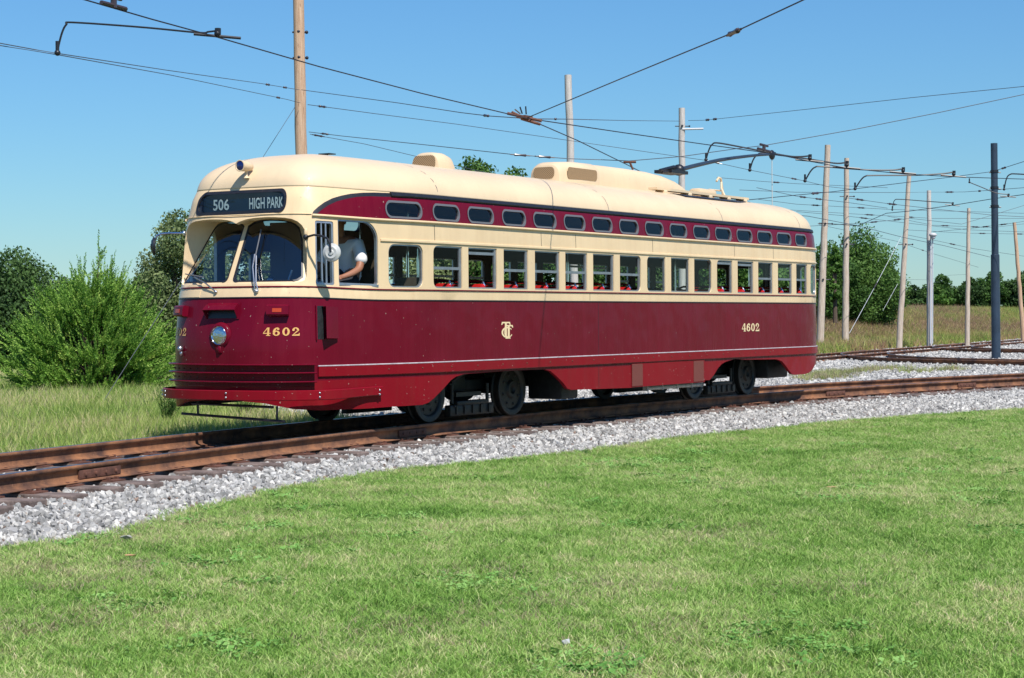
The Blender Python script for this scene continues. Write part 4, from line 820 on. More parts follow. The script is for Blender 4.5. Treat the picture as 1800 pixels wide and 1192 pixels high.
main = track('rusty curved railway track under the streetcar, running out of the picture on both sides', np.stack([mx, yc(mx)], 1), 0., .56, joints=[(x, -.752) for x in jx]+[(4., .752)])
def spline(P, n=60):
    P = np.array(P, float); t = np.arange(len(P)); tt = np.linspace(0, len(P)-1, n); out = []
    A = np.vstack([2*P[0]-P[1], P, 2*P[-1]-P[-2]])
    for q in tt:
        i = min(int(q), len(P)-2); u = q-i; p0, p1, p2, p3 = A[i:i+4]; out.append(.5*((2*p1)+(p2-p0)*u+(2*p0-5*p1+4*p2-p3)*u*u+(3*p1-p0-3*p2+p3)*u**3))
    return np.array(out)
track('straight rusty yard track running off to the right behind the dark steel pole', spline([(16, 8.3), (30, 9.1), (39.5, 10.05), (60, 12.35), (78, 14.45), (125, 20.2)], 90), -.05, .62, s_rng=(14, 75), smax=96)
track('tightly curved yard track in front of the dark steel pole', spline([(49, 11.3), (44.5, 10.3), (41.0, 8.75), (38.4, 6.8), (36.6, 4.4), (35.6, 1.8), (35.2, -2), (35.1, -6)], 70), -.045, .62)
track('curved yard track behind the dark steel pole', spline([(67, 13.4), (60.5, 12.5), (56, 11.2), (53, 9.4), (51, 6.8), (50, 3.5), (49.6, -1)], 60), -.045, .7)
# ------------------------------------------------------------------ scattered ground cover (instanced on point clouds)
def scatter(name, P, sc, srcs, label, m, cat=None, tilt=.25, kind='stuff'):
    me = bpy.data.meshes.new(name); me.vertices.add(len(P)); me.vertices.foreach_set('co', np.ascontiguousarray(P, np.float32).ravel())
    a = me.attributes.new('sc', 'FLOAT', 'POINT'); a.data.foreach_set('value', np.ascontiguousarray(sc, np.float32))
    o = bpy.data.objects.new(name, me); COL.objects.link(o); tag(o, label, cat, kind=kind)
    g = bpy.data.node_groups.new(name, 'GeometryNodeTree'); g.interface.new_socket('Geometry', in_out='INPUT', socket_type='NodeSocketGeometry'); g.interface.new_socket('Geometry', in_out='OUTPUT', socket_type='NodeSocketGeometry')
    N = g.nodes; L = g.links; gi = N.new('NodeGroupInput'); go = N.new('NodeGroupOutput'); ip = N.new('GeometryNodeInstanceOnPoints'); ip.inputs['Pick Instance'].default_value = True
    j = N.new('GeometryNodeJoinGeometry')
    for s_ in srcs[::-1]:
        oi = N.new('GeometryNodeObjectInfo'); oi.inputs['Object'].default_value = s_; oi.inputs['As Instance'].default_value = True; L.new(oi.outputs['Geometry'], j.inputs[0])
    L.new(gi.outputs[0], ip.inputs['Points']); L.new(j.outputs[0], ip.inputs['Instance'])
    ri = N.new('FunctionNodeRandomValue'); ri.data_type = 'INT'; ri.inputs[4].default_value = 0; ri.inputs[5].default_value = len(srcs)-1; L.new(ri.outputs[2], ip.inputs['Instance Index'])
    rv_ = N.new('FunctionNodeRandomValue'); rv_.data_type = 'FLOAT_VECTOR'; rv_.inputs[0].default_value = (-tilt, -tilt, 0); rv_.inputs[1].default_value = (tilt, tilt, 6.283); L.new(rv_.outputs[0], ip.inputs['Rotation'])
    na = N.new('GeometryNodeInputNamedAttribute'); na.data_type = 'FLOAT'; na.inputs[0].default_value = 'sc'; L.new(na.outputs['Attribute'], ip.inputs['Scale']); L.new(ip.outputs[0], go.inputs[0])
    md = o.modifiers.new('scatter', 'NODES'); md.node_group = g; return o
def source(name, V, F, m, k=None):
    me = bpy.data.meshes.new(name); me.from_pydata([tuple(v) for v in V], [], [tuple(f) for f in F]); me.materials.append(M[m] if isinstance(m, str) else m); return bpy.data.objects.new(name, me)
def rock(seed):
    r = random.Random(seed); bm = bmesh.new()
    for _ in range(13):
        v = Vector((r.gauss(0, 1), r.gauss(0, 1), r.gauss(0, 1))).normalized(); bm.verts.new((v.x*r.uniform(.8, 1.15), v.y*r.uniform(.6, .95), v.z*r.uniform(.42, .7)))
    bmesh.ops.convex_hull(bm, input=bm.verts); bmesh.ops.delete(bm, geom=[v for v in bm.verts if not v.link_faces], context='VERTS'); bm.verts.index_update()
    V = [v.co[:] for v in bm.verts]; F = [[v.index for v in f.verts] for f in bm.faces]; bm.free(); return V, F
M['stone'] = mat('crushed_stone', (.40, .39, .37), .85, var=.4, vs_=14, obj_rand=.45, spec=.3)
M['stonewarm'] = mat('pale_stone', (.52, .50, .46), .85, var=.2, vs_=14, obj_rand=.3)
rocks = [source('rock%d' % i, *rock(i), 'stone' if i % 5 else 'stonewarm') for i in range(8)]
def tuft(seed, n, h, rad, lean, wd, m, segs=2):
    r = random.Random(seed); V = []; F = []
    for _ in range(n):
        a = r.uniform(0, 6.28); rr = rad*math.sqrt(r.random()); bx, by = rr*math.cos(a), rr*math.sin(a); hh = h*r.uniform(.5, 1.1); la = r.uniform(0, 6.28); ln = lean*r.uniform(.2, 1.2)*hh; wa = r.uniform(0, 3.14); wx, wy = math.cos(wa)*wd/2, math.sin(wa)*wd/2; b = len(V)
        for s_ in range(segs):
            t = s_/segs; k = 1-.35*t; cx, cy, cz = bx+math.cos(la)*ln*t*t, by+math.sin(la)*ln*t*t, hh*t*(1-.15*t*lean); V += [(cx-wx*k, cy-wy*k, cz), (cx+wx*k, cy+wy*k, cz)]
        V.append((bx+math.cos(la)*ln, by+math.sin(la)*ln, hh*(1-.15*lean)))
        for s_ in range(segs-1): q = b+2*s_; F.append((q, q+1, q+3, q+2))
        q = b+2*(segs-1); F.append((q, q+1, b+2*segs))
    return V, F
def grassmat(name, stops, scale=.7, trans=.35, fine=9.):
    m = bpy.data.materials.new(name); m.use_nodes = True; n = m.node_tree.nodes; l = m.node_tree.links; b = n['Principled BSDF']; b.inputs['Roughness'].default_value = .55; b.inputs['Specular IOR Level'].default_value = .3
    g = n.new('ShaderNodeNewGeometry'); oi = n.new('ShaderNodeObjectInfo')
    def nz(sc, det): 
        t = n.new('ShaderNodeTexNoise'); t.inputs['Scale'].default_value = sc; t.inputs['Detail'].default_value = det; t.inputs['Roughness'].default_value = .6; l.new(oi.outputs['Location'], t.inputs[0]); return t.outputs[0]
    def ma(a, k, c):
        q = n.new('ShaderNodeMath'); q.operation = 'MULTIPLY_ADD'; l.new(a, q.inputs[0]); q.inputs[1].default_value = k
        if isinstance(c, float): q.inputs[2].default_value = c
        else: l.new(c, q.inputs[2])
        return q.outputs[0]
    v = ma(nz(scale, 4), 1.25, ma(nz(fine, 2), .9, ma(oi.outputs['Random'], .36, ma(g.outputs['Random Per Island'], .42, -.93))))
    r = n.new('ShaderNodeValToRGB'); l.new(v, r.inputs[0]); e = r.color_ramp.elements; e[0].position = stops[0][0]; e[0].color = (*stops[0][1], 1); e[1].position = stops[-1][0]; e[1].color = (*stops[-1][1], 1)
    for p_, c in stops[1:-1]: q = e.new(p_); q.color = (*c, 1)
    l.new(r.outputs[0], b.inputs['Base Color']); tr = n.new('ShaderNodeBsdfTranslucent'); l.new(r.outputs[0], tr.inputs[0]); x = n.new('ShaderNodeMixShader'); x.inputs[0].default_value = trans
    l.new(b.outputs[0], x.inputs[1]); l.new(tr.outputs[0], x.inputs[2]); l.new(x.outputs[0], n['Material Output'].inputs[0]); return m
M['lawngrass'] = grassmat('lawn_grass', [(.06, (.045, .11, .016)), (.28, (.15, .305, .044)), (.52, (.26, .435, .085)), (.74, (.40, .505, .165)), (.97, (.64, .555, .325))], 1.1, .25)
M['drygrass'] = grassmat('dry_edge_grass', [(.2, (.14, .17, .05)), (.5, (.30, .27, .13)), (.8, (.46, .39, .25))], .8)
M['fieldgrass'] = grassmat('field_grass', [(.12, (.14, .25, .045)), (.36, (.28, .41, .08)), (.56, (.42, .50, .14)), (.78, (.58, .50, .28))], .22)
M['hillgrass'] = grassmat('hill_grass', [(.15, (.20, .31, .06)), (.40, (.38, .44, .10)), (.60, (.46, .38, .15)), (.84, (.42, .25, .16))], .10, fine=.8)
def inview(P, mg=260):
    x, y, z = proj(P); mg = np.maximum(mg, 1.6*FPX/np.maximum(z, 1)); return (z > 1) & (x > -mg) & (x < PW+mg) & (y > -mg) & (y < PH+mg*.45)
def pick(x0, x1, y0, y1, n, cond, zf, dens=None):
    X = rng.uniform(x0, x1, n); Y = rng.uniform(y0, y1, n); k = cond(X, Y); X, Y = X[k], Y[k]; P = np.stack([X, Y, zf(X, Y)], -1); k = inview(P); P = P[k]
    if dens is not None: P = P[rng.random(len(P)) < dens(P)]
    return P
dcam = lambda P: np.linalg.norm(P-CAM, axis=1)
# crushed stone on the main track and in the yard
bc = lambda x, y: (dist(x, y) > dedge(x)+rng.normal(.03, .10, len(x))) & (dist(x, y) < np.where(x < 4, 2.0, 3.0)) & (abs(abs(dist(x, y))-.752) > .085)
P = pick(-12, 32, -9, 5, 460000, bc, lambda x, y: ballz(x, y)+rng.uniform(-.012, .014, len(x)), lambda P: np.clip(30/dcam(P), .4, 1.))
_sx = np.array([q[:2] for q in SLP[:98]]); _sa = np.array([q[2] for q in SLP[:98]]); keep = np.ones(len(P), bool)
for (sx_, sy_), a_ in zip(_sx, _sa):
    u_ = (P[:, 0]-sx_)*math.cos(a_)+(P[:, 1]-sy_)*math.sin(a_); v_ = -(P[:, 0]-sx_)*math.sin(a_)+(P[:, 1]-sy_)*math.cos(a_); keep &= ~((abs(u_) < .115) & (abs(v_) < 1.30) & (rng.random(len(P)) < .92))
P = P[keep]; M['stonerust'] = mat('rust_stained_stone', (.24, .17, .13), .9, var=.4, vs_=14, obj_rand=.4)
rr2 = [source('rusty_rock%d' % i, *rock(30+i), 'stonerust') for i in range(4)]; dd2 = abs(abs(dist(P[:, 0], P[:, 1]))-.752); isr = rng.random(len(P)) < .45*np.exp(-(dd2/.22)**2)+.03
scatter('stained_ballast_stones', P[isr], rng.uniform(.018, .036, isr.sum()), rr2, 'rust stained crushed stone close to the rails of the main track', 'stonerust', 'gravel', 3.1); P = P[~isr]
scatter('ballast_stones', P, rng.uniform(.5, 1.5, len(P))**1.4*.025*(.85+dcam(P)/75), rocks, 'grey crushed stone under and beside the curved track', 'stone', 'gravel', 3.1)
P = pick(4, 110, -6, 20, 420000, lambda x, y: inpoly(x, y, YARD) & (dist(np.clip(x, -25, 45), y) > 2.7), lambda x, y: -.215+rng.uniform(-.01, .015, len(x)), lambda P: np.clip(30/dcam(P), .15, .8))
scatter('yard_stones', P, rng.uniform(.03, .06, len(P))*(.6+dcam(P)/60), rocks, 'grey crushed stone between the yard tracks on the right', 'stone', 'gravel', 3.1)
# lawn
lt = [source('lawn_tuft%d' % i, *tuft(i, 26, .046, .075, 1.1, .0048, 'x'), 'lawngrass') for i in range(5)]
lawnc = lambda x, y: (dist(np.clip(x, -25, 45), y) < dedge(x)+rng.normal(-.02, .09, len(x)))
P = pick(-15, 36, -16, 3, 560000, lawnc, lambda x, y: terrain(x, y), lambda P: np.clip(20/dcam(P), .3, 1))
print('lawn tufts', len(P))
scatter('lawn_grass', P, rng.uniform(.7, 1.25, len(P))*(.9+dcam(P)/90), lt, 'mown green lawn with paler patches in the foreground', 'lawngrass', 'grass', .25)
dt = [source('dry_tuft%d' % i, *tuft(20+i, 18, .05, .07, 1.2, .005, 'x'), 'drygrass') for i in range(3)]
P = pick(-12, 34, -9, 2, 90000, lambda x, y: abs(dist(np.clip(x, -25, 45), y)-dedge(x)+.10) < abs(rng.normal(0, .24, len(x))), lambda x, y: terrain(x, y)+.0, None)
P = P[rng.random(len(P)) < .8]
dp = [at(x, y, Z=-.3)[:2] for x, y in [(60, 1000), (110, 1030), (270, 960), (235, 1000), (340, 930), (160, 1085), (700, 1110), (850, 1010), (1050, 1035), (560, 960), (480, 905), (640, 870), (930, 1075), (1270, 940), (1420, 1040), (40, 1110), (1130, 1120)]]
Q = np.concatenate([np.stack([rng.normal(x, .30, 130), rng.normal(y, .22, 130), np.full(130, -.3)], -1) for x, y in dp]); Q[:, 2] = terrain(Q[:, 0], Q[:, 1])+.004; P = np.concatenate([P, Q])
scatter('dry_grass_fringe', P, rng.uniform(.5, 1.1, len(P)), dt, 'dry straw coloured grass along the gravel edge and in thin patches of the lawn', 'drygrass', 'grass', .3)
def clover(seed):
    r = random.Random(seed); V = []; F = []
    for _ in range(26):
        a = r.uniform(0, 6.28); d_ = .07*math.sqrt(r.random()); c = (d_*math.cos(a), d_*math.sin(a), r.uniform(.02, .045)); u = r.uniform(.007, .012); t = r.uniform(0, 6.28); b = len(V)
        V += [(c[0]+u*math.cos(t+k*1.57)*(1.3 if k % 2 else .8), c[1]+u*math.sin(t+k*1.57)*(1.3 if k % 2 else .8), c[2]+r.uniform(-.006, .006)) for k in range(4)]; F.append((b, b+1, b+2, b+3))
    return V, F
cv = [source('clover%d' % i, *clover(i), 'leafclover') for i in range(3)] if M.setdefault('leafclover', leafmat('clover_leaves', (.10, .24, .045), (.16, .34, .07), (.24, .42, .11), .2, 2.)) else None
nc = 260; cx_ = rng.uniform(-11, 26, nc); cy_ = rng.uniform(-14, 0, nc); P = np.concatenate([np.stack([rng.normal(x, .16, 14), rng.normal(y, .16, 14), np.full(14, -.3)], -1) for x, y in zip(cx_, cy_)]); P = P[(dist(np.clip(P[:, 0], -25, 45), P[:, 1]) < dedge(P[:, 0])-.15) & inview(P)]; P[:, 2] = terrain(P[:, 0], P[:, 1])
scatter('lawn_clover', P, rng.uniform(.7, 1.3, len(P)), cv, 'small broad leaved clover patches in the mown lawn', 'leafclover', 'clover', .3)
# field grass behind the track
ft = [source('field_tuft%d' % i, *tuft(40+i, 18, .36, .10, .6, .010, 'x', 3), 'fieldgrass') for i in range(5)]
P = pick(-12, 34, 1, 44, 260000, lambda x, y: (dist(np.clip(x, -25, 45), y) > 1.75+.2*np.sin(x*2.1)+rng.normal(0, .08, len(x))) & ~inpoly(x, y, YARD), terrain, lambda P: np.clip(19/dcam(P), .12, 1)**1.3)
print('field tufts', len(P))
scatter('field_grass', P, rng.uniform(.55, 1.1, len(P))*(.62+dcam(P)/75), ft, 'tall unmown grass behind the track on the left', 'fieldgrass', 'grass', .18)
ht = [source('hill_tuft%d' % i, *tuft(60+i, 26, .55, .30, .5, .022, 'x', 2), 'hillgrass') for i in range(4)]
P = pick(34, 190, 8, 60, 150000, lambda x, y: ~inpoly(x, y, YARD), terrain, lambda P: np.clip(90/dcam(P), .2, 1))
scatter('hill_grass', P, rng.uniform(.6, 1.2, len(P)), ht, 'long green and brown grass on the low hill at the right', 'hillgrass', 'grass', .15)
M['brush'] = grassmat('dry_brush', [(.2, (.20, .17, .07)), (.5, (.34, .22, .13)), (.8, (.42, .27, .19))], .3, fine=1.2)
bt = [source('brush_tuft%d' % i, *tuft(100+i, 30, .7, .35, .8, .024, 'x', 2), 'brush') for i in range(3)]
P = pick(44, 105, 16, 30, 26000, lambda x, y: (y > 15.6+.035*(x-44)+rng.normal(1.2, .7, len(x))) & (np.sin(x*.22)+np.sin(y*.6+x*.1)+rng.normal(0, .5, len(x)) > -.1), terrain, lambda P: np.clip(1.3-(P[:, 0]-50)/60, .08, 1)*.42)
scatter('hill_brush', P, rng.uniform(.6, 1.15, len(P)), bt, 'reddish brown dry brush on the left part of the hill', 'brush', 'brush', .15)
yt = [source('yard_tuft%d' % i, *tuft(80+i, 22, .16, .12, .6, .008, 'x', 2), 'drygrass' if i else 'fieldgrass') for i in range(3)]
cl = np.array([at(x, y, Z=-.2)[:2] for x, y in [(1450, 664), (1462, 660), (1475, 658), (1440, 668), (1500, 655), (1530, 652), (1560, 650), (1676, 652), (1610, 655), (1448, 661), (1458, 665)]])
P = np.concatenate([np.stack([rng.normal(c[0], .45, 40), rng.normal(c[1], .22, 40), np.full(40, -.2)], -1) for c in cl]); P = P[dist(P[:, 0], P[:, 1]) > 1.3]
scatter('yard_weeds', P, rng.uniform(.5, 1.3, len(P)), yt, 'sparse pale weeds growing in the gravel behind the streetcar', 'drygrass', 'grass', .2)
# ------------------------------------------------------------------ trees
M['leafdark'] = leafmat('dark_leaves', (.022, .050, .016), (.045, .095, .024), (.08, .15, .04), .25, .6)
M['leafmid'] = leafmat('mid_green_leaves', (.035, .085, .018), (.07, .155, .03), (.125, .23, .05), .35, .6)
M['leafolive'] = leafmat('olive_leaves', (.08, .12, .04), (.15, .21, .075), (.24, .29, .12), .35, .8)
M['leafbright'] = leafmat('bright_leaves', (.06, .14, .02), (.10, .21, .035), (.15, .27, .05), .35, .8)
M['juniper'] = leafmat('juniper_sprays', (.085, .20, .03), (.24, .43, .065), (.43, .57, .135), .3, 3.2)
def tree(label, cx, ytop, ybase, wpx, d, leaf='leafmid', n=9000, ls=.16, name='tree', group=None, sparse=0., trunk_h=None, clumps=46, seed=0, trunk=True, flat=1.):
    R = np.random.default_rng(seed); b = at(cx, ybase, d=d); t = at(cx, ytop, d=d); H_ = t[2]-b[2]; W_ = wpx/FPX*d; root = b.copy()
    e = empty(name, root, label, 'tree', group); zc = root[2]+H_*(.56 if trunk else .5); rz = H_*(.44 if trunk else .5)
    C_ = []
    while len(C_) < clumps:
        p = R.uniform(-1, 1, 3)
        r = np.linalg.norm(p)
        if r > 1 or r < .30: continue
        k = 1-.30*max(p[2], 0) if flat == 1 else 1
        C_.append((root[0]+p[0]*W_/2*.80*k, root[1]+p[1]*W_/2*.80*k, zc+p[2]*rz*.86))
    C_ = np.array(C_); C_ = np.vstack([C_, [root[0], root[1], root[2]+H_*.93]]); cr = R.uniform(.13, .24, len(C_))*min(W_, H_)*1.0
    wgt = cr**2; idx = R.choice(len(C_), n, p=wgt/wgt.sum()); u = R.normal(size=(n, 3)); u /= np.linalg.norm(u, axis=1)[:, None]; rad = R.uniform(.35, 1., n)**.6
    P = C_[idx]+u*(rad*cr[idx])[:, None]*np.array([1, 1, .8]); P = P[P[:, 2] > root[2]+.05*H_]; n = len(P); u = u[:n]
    nr = R.normal(size=(n, 3))*.8+u[:n]; nr /= np.linalg.norm(nr, axis=1)[:, None]; ax = np.cross(nr, R.normal(size=(n, 3))); ax /= np.linalg.norm(ax, axis=1)[:, None]; ay = np.cross(nr, ax); s_ = (ls*R.uniform(.55, 1.25, n))[:, None]
    V = np.stack([P-ax*s_*.5, P-ay*s_*.32+nr*s_*.06, P+ax*s_*.5, P+ay*s_*.32+nr*s_*.06], 1).reshape(-1, 3); F = np.arange(4*n).reshape(-1, 4)
    npmesh('crown', V, F, leaf, e)
    tb = MB(); r0 = .035*H_; tb.tube([root-[0, 0, .2], root+[0, 0, H_*.25], [root[0]+.02*W_, root[1], root[2]+H_*.55], [root[0], root[1], root[2]+H_*.85]], [r0, r0*.75, r0*.45, r0*.12], 8)
    for q in range(9):
        c = C_[R.integers(len(C_))]; s0 = root+np.array([0, 0, H_*R.uniform(.18, .5)]); tb.tube([s0, (s0+c)/2+[0, 0, .05*H_], c], [r0*.35, r0*.22, r0*.08], 5)
    tb.build('trunk', 'bark', e, True); return e
G1 = 'trees beyond the field on the left'; G2 = 'trees seen behind and through the streetcar'; G3 = 'trees on the hill at the right'
tree('large dark green tree at the left edge of the picture', 24, 458, 700, 250, 58, 'leafdark', 52000, .115, group=G1, seed=1, clumps=70)
tree('dark low tree between the large dark tree and the juniper bush', 118, 488, 690, 120, 66, 'leafdark', 9000, .16, group=G1, seed=2)
tree('mid green tree standing behind the top of the juniper bush', 205, 500, 670, 130, 72, 'leafmid', 8000, .17, group=G1, seed=3)
tree('green tree filling in just left of the streetcar nose', 268, 478, 670, 120, 64, 'leafmid', 9000, .15, group=G1, seed=4)
tree('tall loose olive green tree rising behind the left wing mirror', 322, 368, 660, 190, 55, 'leafolive', 20000, .10, group=G1, seed=5, clumps=40)
tree('olive green tree seen through the windshield', 440, 392, 660, 170, 57, 'leafolive', 16000, .11, group=G1, seed=6)
for k, (cx, yt_, w_, lf, lb) in enumerate([(765, 408, 150, 'leafolive', 'tree seen through the first passenger windows behind the driver'), (832, 266, 150, 'leafmid', 'tall tree whose top shows above the roof just right of the front roof vent'), (908, 294, 130, 'leafmid', 'tree whose small top shows above the roof left of the long roof monitor'), (985, 408, 140, 'leafmid', 'tree seen through the windows under the front end of the roof monitor'), (1075, 415, 150, 'leafmid', 'tree seen through the middle side windows'), (1165, 420, 150, 'leafdark', 'tree seen through the plain windows just right of the middle'), (1255, 425, 150, 'leafmid', 'tree seen through the windows above the rear truck'), (1345, 432, 150, 'leafmid', 'tree seen through the last side windows')]):
    tree(lb, cx, yt_, 600, w_, 82+k % 3*3, lf, 11000, .19, group=G2, seed=20+k, clumps=50)
tree('dark green round tree right behind the end of the streetcar', 1456, 430, 592, 150, 92, 'leafmid', 20000, .14, group=G3, seed=31, trunk=False)
tree('broad dark green tree, tallest on the hill, behind the two nearest pale poles', 1512, 407, 590, 165, 94, 'leafmid', 30000, .14, group=G3, seed=32, clumps=90, trunk=False)
tree('smaller tree under the right shoulder of the tallest hill tree', 1556, 458, 582, 72, 95, 'leafmid', 10000, .14, group=G3, seed=33, trunk=False)
for k, (cx, yt_, w_, lb) in enumerate([(1606, 506, 70, 'low distant tree between the leaning pole and the conduit pole'), (1655, 486, 90, 'distant rounded tree just right of the conduit pole'), (1706, 490, 90, 'distant tree behind the thinnest pale pole'), (1748, 480, 90, 'distant tree behind the dark steel pole'), (1800, 479, 100, 'distant tree at the right edge of the picture'), (1860, 482, 120, 'distant tree just beyond the right edge')]):
    tree(lb, cx, yt_, 552, w_, 140, 'leafmid' if k % 2 else 'leafdark', 11000, .19, group=G3, seed=50+k, trunk=False)
tree('bright yellow green sapling in front of the distant trees', 1657, 519, 548, 46, 126, 'leafbright', 1600, .26, name='sapling', seed=61, clumps=14)
tree('bright green young top rising from the leafy mass behind the pale poles', 1468, 428, 560, 34, 88, 'leafbright', 1800, .16, name='sapling', seed=62, clumps=16)
# juniper: many feathery plumes rising from the base
def juniper():
    R = np.random.default_rng(5); b = at(168, 712, Z=-.45); e = empty('juniper_bush', b, 'bushy bright green juniper with feathery shoots and a tall thin leader', 'bush'); d = (b-CAM)@AF; W_ = 310/FPX*d; H_ = 275/FPX*d; VV = []; tb = MB()
    def plume(p0, dr, ln, nf, w0):
        k = np.linspace(0, 1, nf); dr = dr/np.linalg.norm(dr); P = p0+dr*(ln*k)[:, None]+np.array([0, 0, 1])*(.22*ln*k*k)[:, None]; sd_ = np.cross(dr, R.normal(size=3)); sd_ /= np.linalg.norm(sd_)
        th = R.uniform(0, 6.28, nf); up = np.cross(dr, sd_); o_ = sd_*np.cos(th)[:, None]+up*np.sin(th)[:, None]; L_ = (w0*(1-.75*k)*R.uniform(.6, 1.2, nf))[:, None]; dd = dr*.9+o_*.75+[0, 0, .15]; dd /= np.linalg.norm(dd, axis=1)[:, None]
        sw = np.cross(dd, R.normal(size=(nf, 3))); sw /= np.linalg.norm(sw, axis=1)[:, None]; ww = .012
        VV.append(np.stack([P-sw*ww*.6, P+dd*L_*.5-sw*ww, P+dd*L_, P+dd*L_*.5+sw*ww], 1).reshape(-1, 3))
    for _ in range(210):
        a = R.uniform(0, 6.283); h = R.uniform(.10, .90)**1.15; rr = .54*W_*min(1., 1.22*(1-(h/.95)**1.5))**.8*R.uniform(.70, 1.06)*(.82+.18*min(1, h/.25)); tip = b+np.array([math.cos(a)*rr, math.sin(a)*rr, h*H_*.92])
        s0 = b+np.array([math.cos(a)*rr*.12, math.sin(a)*rr*.12, h*H_*.50]); ux = tip-s0; ux = ux/np.linalg.norm(ux)
        for q in range(9):
            f = R.uniform(.30, .86); plume(s0+(tip-s0)*f+R.normal(size=3)*.03, ux*.9+R.normal(size=3)*.36+[0, 0, .16], H_*R.uniform(.12, .23), 62, .105)
        plume(s0+(tip-s0)*.6, ux, np.linalg.norm(tip-s0)*.45, 90, .12); tb.tube([b, s0, s0+(tip-s0)*.8], [.02, .012, .005], 4)
    for ax_, tl, ln in ((0, .06, .54), (.16, .42, .30), (-.22, .50, .30), (.05, .20, .36), (-.30, .70, .34), (.28, .55, .26)):
        r_ = AR*ax_; p0 = b+r_*W_*.6+[0, 0, H_*.46]; dr = AR*tl*math.copysign(1, ax_ if ax_ else 1)+np.array([0, 0, 1.]); plume(p0, dr, ln*H_, 150, .20)
        for q in range(12): p1 = p0+dr/np.linalg.norm(dr)*ln*H_*(.35+.05*q); plume(p1, dr*.6+R.normal(size=3)*.7, .16*H_*(1-.05*q), 40, .09)
        tb.tube([b, p0, p0+dr/np.linalg.norm(dr)*ln*H_], [.03, .018, .004], 5)
    V = np.concatenate(VV); npmesh('foliage', V, np.arange(len(V)).reshape(-1, 4), 'juniper', e)
    for _ in range(26):
        a = R.uniform(0, 6.283); q = b+np.array([math.cos(a)*W_*.28, math.sin(a)*W_*.28, H_*R.uniform(.2, .5)]); tb.tube([b+[0, 0, -.1], b*.5+q*.5+[0, 0, -.05], q], [.03, .018, .006], 5)
    tb.build('stem', 'bark', e, True)
juniper()
def weed(label, px, py, Z, h, n, seed):
    R = random.Random(seed); b = at(px, py, Z=Z); e = empty('weed', b, label, 'weed'); st = MB(); lv = MB()
    for k in range(n):
        a = R.uniform(0, 6.28); l_ = h*R.uniform(.6, 1.); x, y = math.cos(a)*l_*.6*R.random(), math.sin(a)*l_*.6*R.random(); p = [Vector(b), Vector(b)+Vector((x*.4, y*.4, l_*.55)), Vector(b)+Vector((x, y, l_))]; st.tube(p, [.007, .005, .002], 4)
        for q in range(16):
            t = .15+.8*q/16; c = p[0].lerp(p[1], t*2) if t < .5 else p[1].lerp(p[2], t*2-1); an = R.uniform(0, 6.28); u = Vector((math.cos(an), math.sin(an), .55)).normalized(); w_ = u.cross(Vector((0, 0, 1)))*.008; m_ = c+u*.06; lv.add([c, c+u*.03+w_, c+u*.085, c+u*.03-w_], [(0, 1, 2, 3)])
    st.build('stem', 'leafmid', e); lv.build('leaves', 'leafmid', e, fix=False)
weed('dark leafy weed just left of the streetcar step frame', 292, 765, -.36, .72, 34, 1); weed('dark spiky weed under the front bumper', 430, 752, -.36, .50, 30, 2); weed('low dark weed at the foot of the juniper bush', 262, 735, -.4, .4, 14, 3)
for k, (x, y, c, lb) in enumerate([(230, 975, 'leaf1', 'brown dead leaf on the lawn at the left'), (1461, 856, 'leaf1', 'brown leaf scrap on the lawn at the right'), (995, 1127, 'white', 'small white scrap on the lawn near the bottom'), (223, 944, 'white', 'large pale stone at the lawn edge')]):
    M.setdefault('leaf1', mat('dead_leaf', (.42, .24, .12), .8)); p = at(x, y, Z=-.25); V, F = rock(90+k); b = MB().add([(p[0]+a*(.026 if c == 'white' and k == 2 else .055), p[1]+q*(.026 if k == 2 else .055), p[2]+w_*(.012 if c == 'leaf1' else .03)) for a, q, w_ in V], F)
    tag(b.build('dead_leaf' if c == 'leaf1' else ('stone' if k == 3 else 'paper_scrap'), c if k != 3 else 'stonewarm'), lb, 'leaf' if c == 'leaf1' else ('stone' if k == 3 else 'litter'))
# ------------------------------------------------------------------ poles
def pole(label, xt, yt, xb, d, zb, wt, wb, m, name='utility_pole', base_px=None, extra=None, cat='pole', group='timber poles carrying the overhead wires'):
    "top pixel, foot pixel column, distance, ground height, widths in photograph pixels"
    if base_px: b = at(xb, base_px, Z=zb); d = float((b-CAM)@AF)
    else:
        q = ray(xb, 560); b = CAM+q*d; b[2] = zb
    t = at(xt, yt, d=d); e = empty(name, b, label, cat, group); r1, r0 = wt*d/FPX/2, wb*d/FPX/2; mb = MB(); R = random.Random(int(xt)); k = 14
    P = [b+(t-b)*(i/k)+np.array([R.uniform(-1, 1), R.uniform(-1, 1), 0])*.012*(0 < i < k) for i in range(k+1)]; P[0] = P[0]-[0, 0, .3]
    mb.tube(P, [r0+(r1-r0)*i/k for i in range(k+1)], 14); mb.build('shaft', m, e, True); return e, b, t, d
def onp(P, f): return P[1]+(P[2]-P[1])*f
pA = pole('tall tan timber pole rising out of the picture behind the streetcar nose', 524, -70, 534, 38, -.9, 19, 24, 'poletan')
pB = pole('grey timber pole behind the streetcar roof near the middle', 998.5, 132, 1014, 63, -.7, 12.5, 15, 'polegrey')
pC = pole('grey timber pole with a pale strut, behind the trolley pole', 1198.5, 190, 1199, 68, -.6, 11, 13, 'polegrey')
pD = pole('pale timber pole nearest the end of the streetcar', 1455, 255, 1441, 0, -.22, 10, 13.5, 'pole', base_px=619)
pE = pole('pale timber pole second from the end of the streetcar, stained brown holes', 1488.5, 278, 1486, 0, -.2, 8.5, 12.5, 'pole', base_px=615)
pF = pole('pale timber pole leaning to the right, with a guy wire', 1598, 309, 1580, 0, -.1, 7.5, 11, 'pole', base_px=611)
pG = pole('timber pole with grey conduits and a small lamp', 1633, 335, 1634, 0, 0, 7.5, 10, 'polegrey', base_px=605)
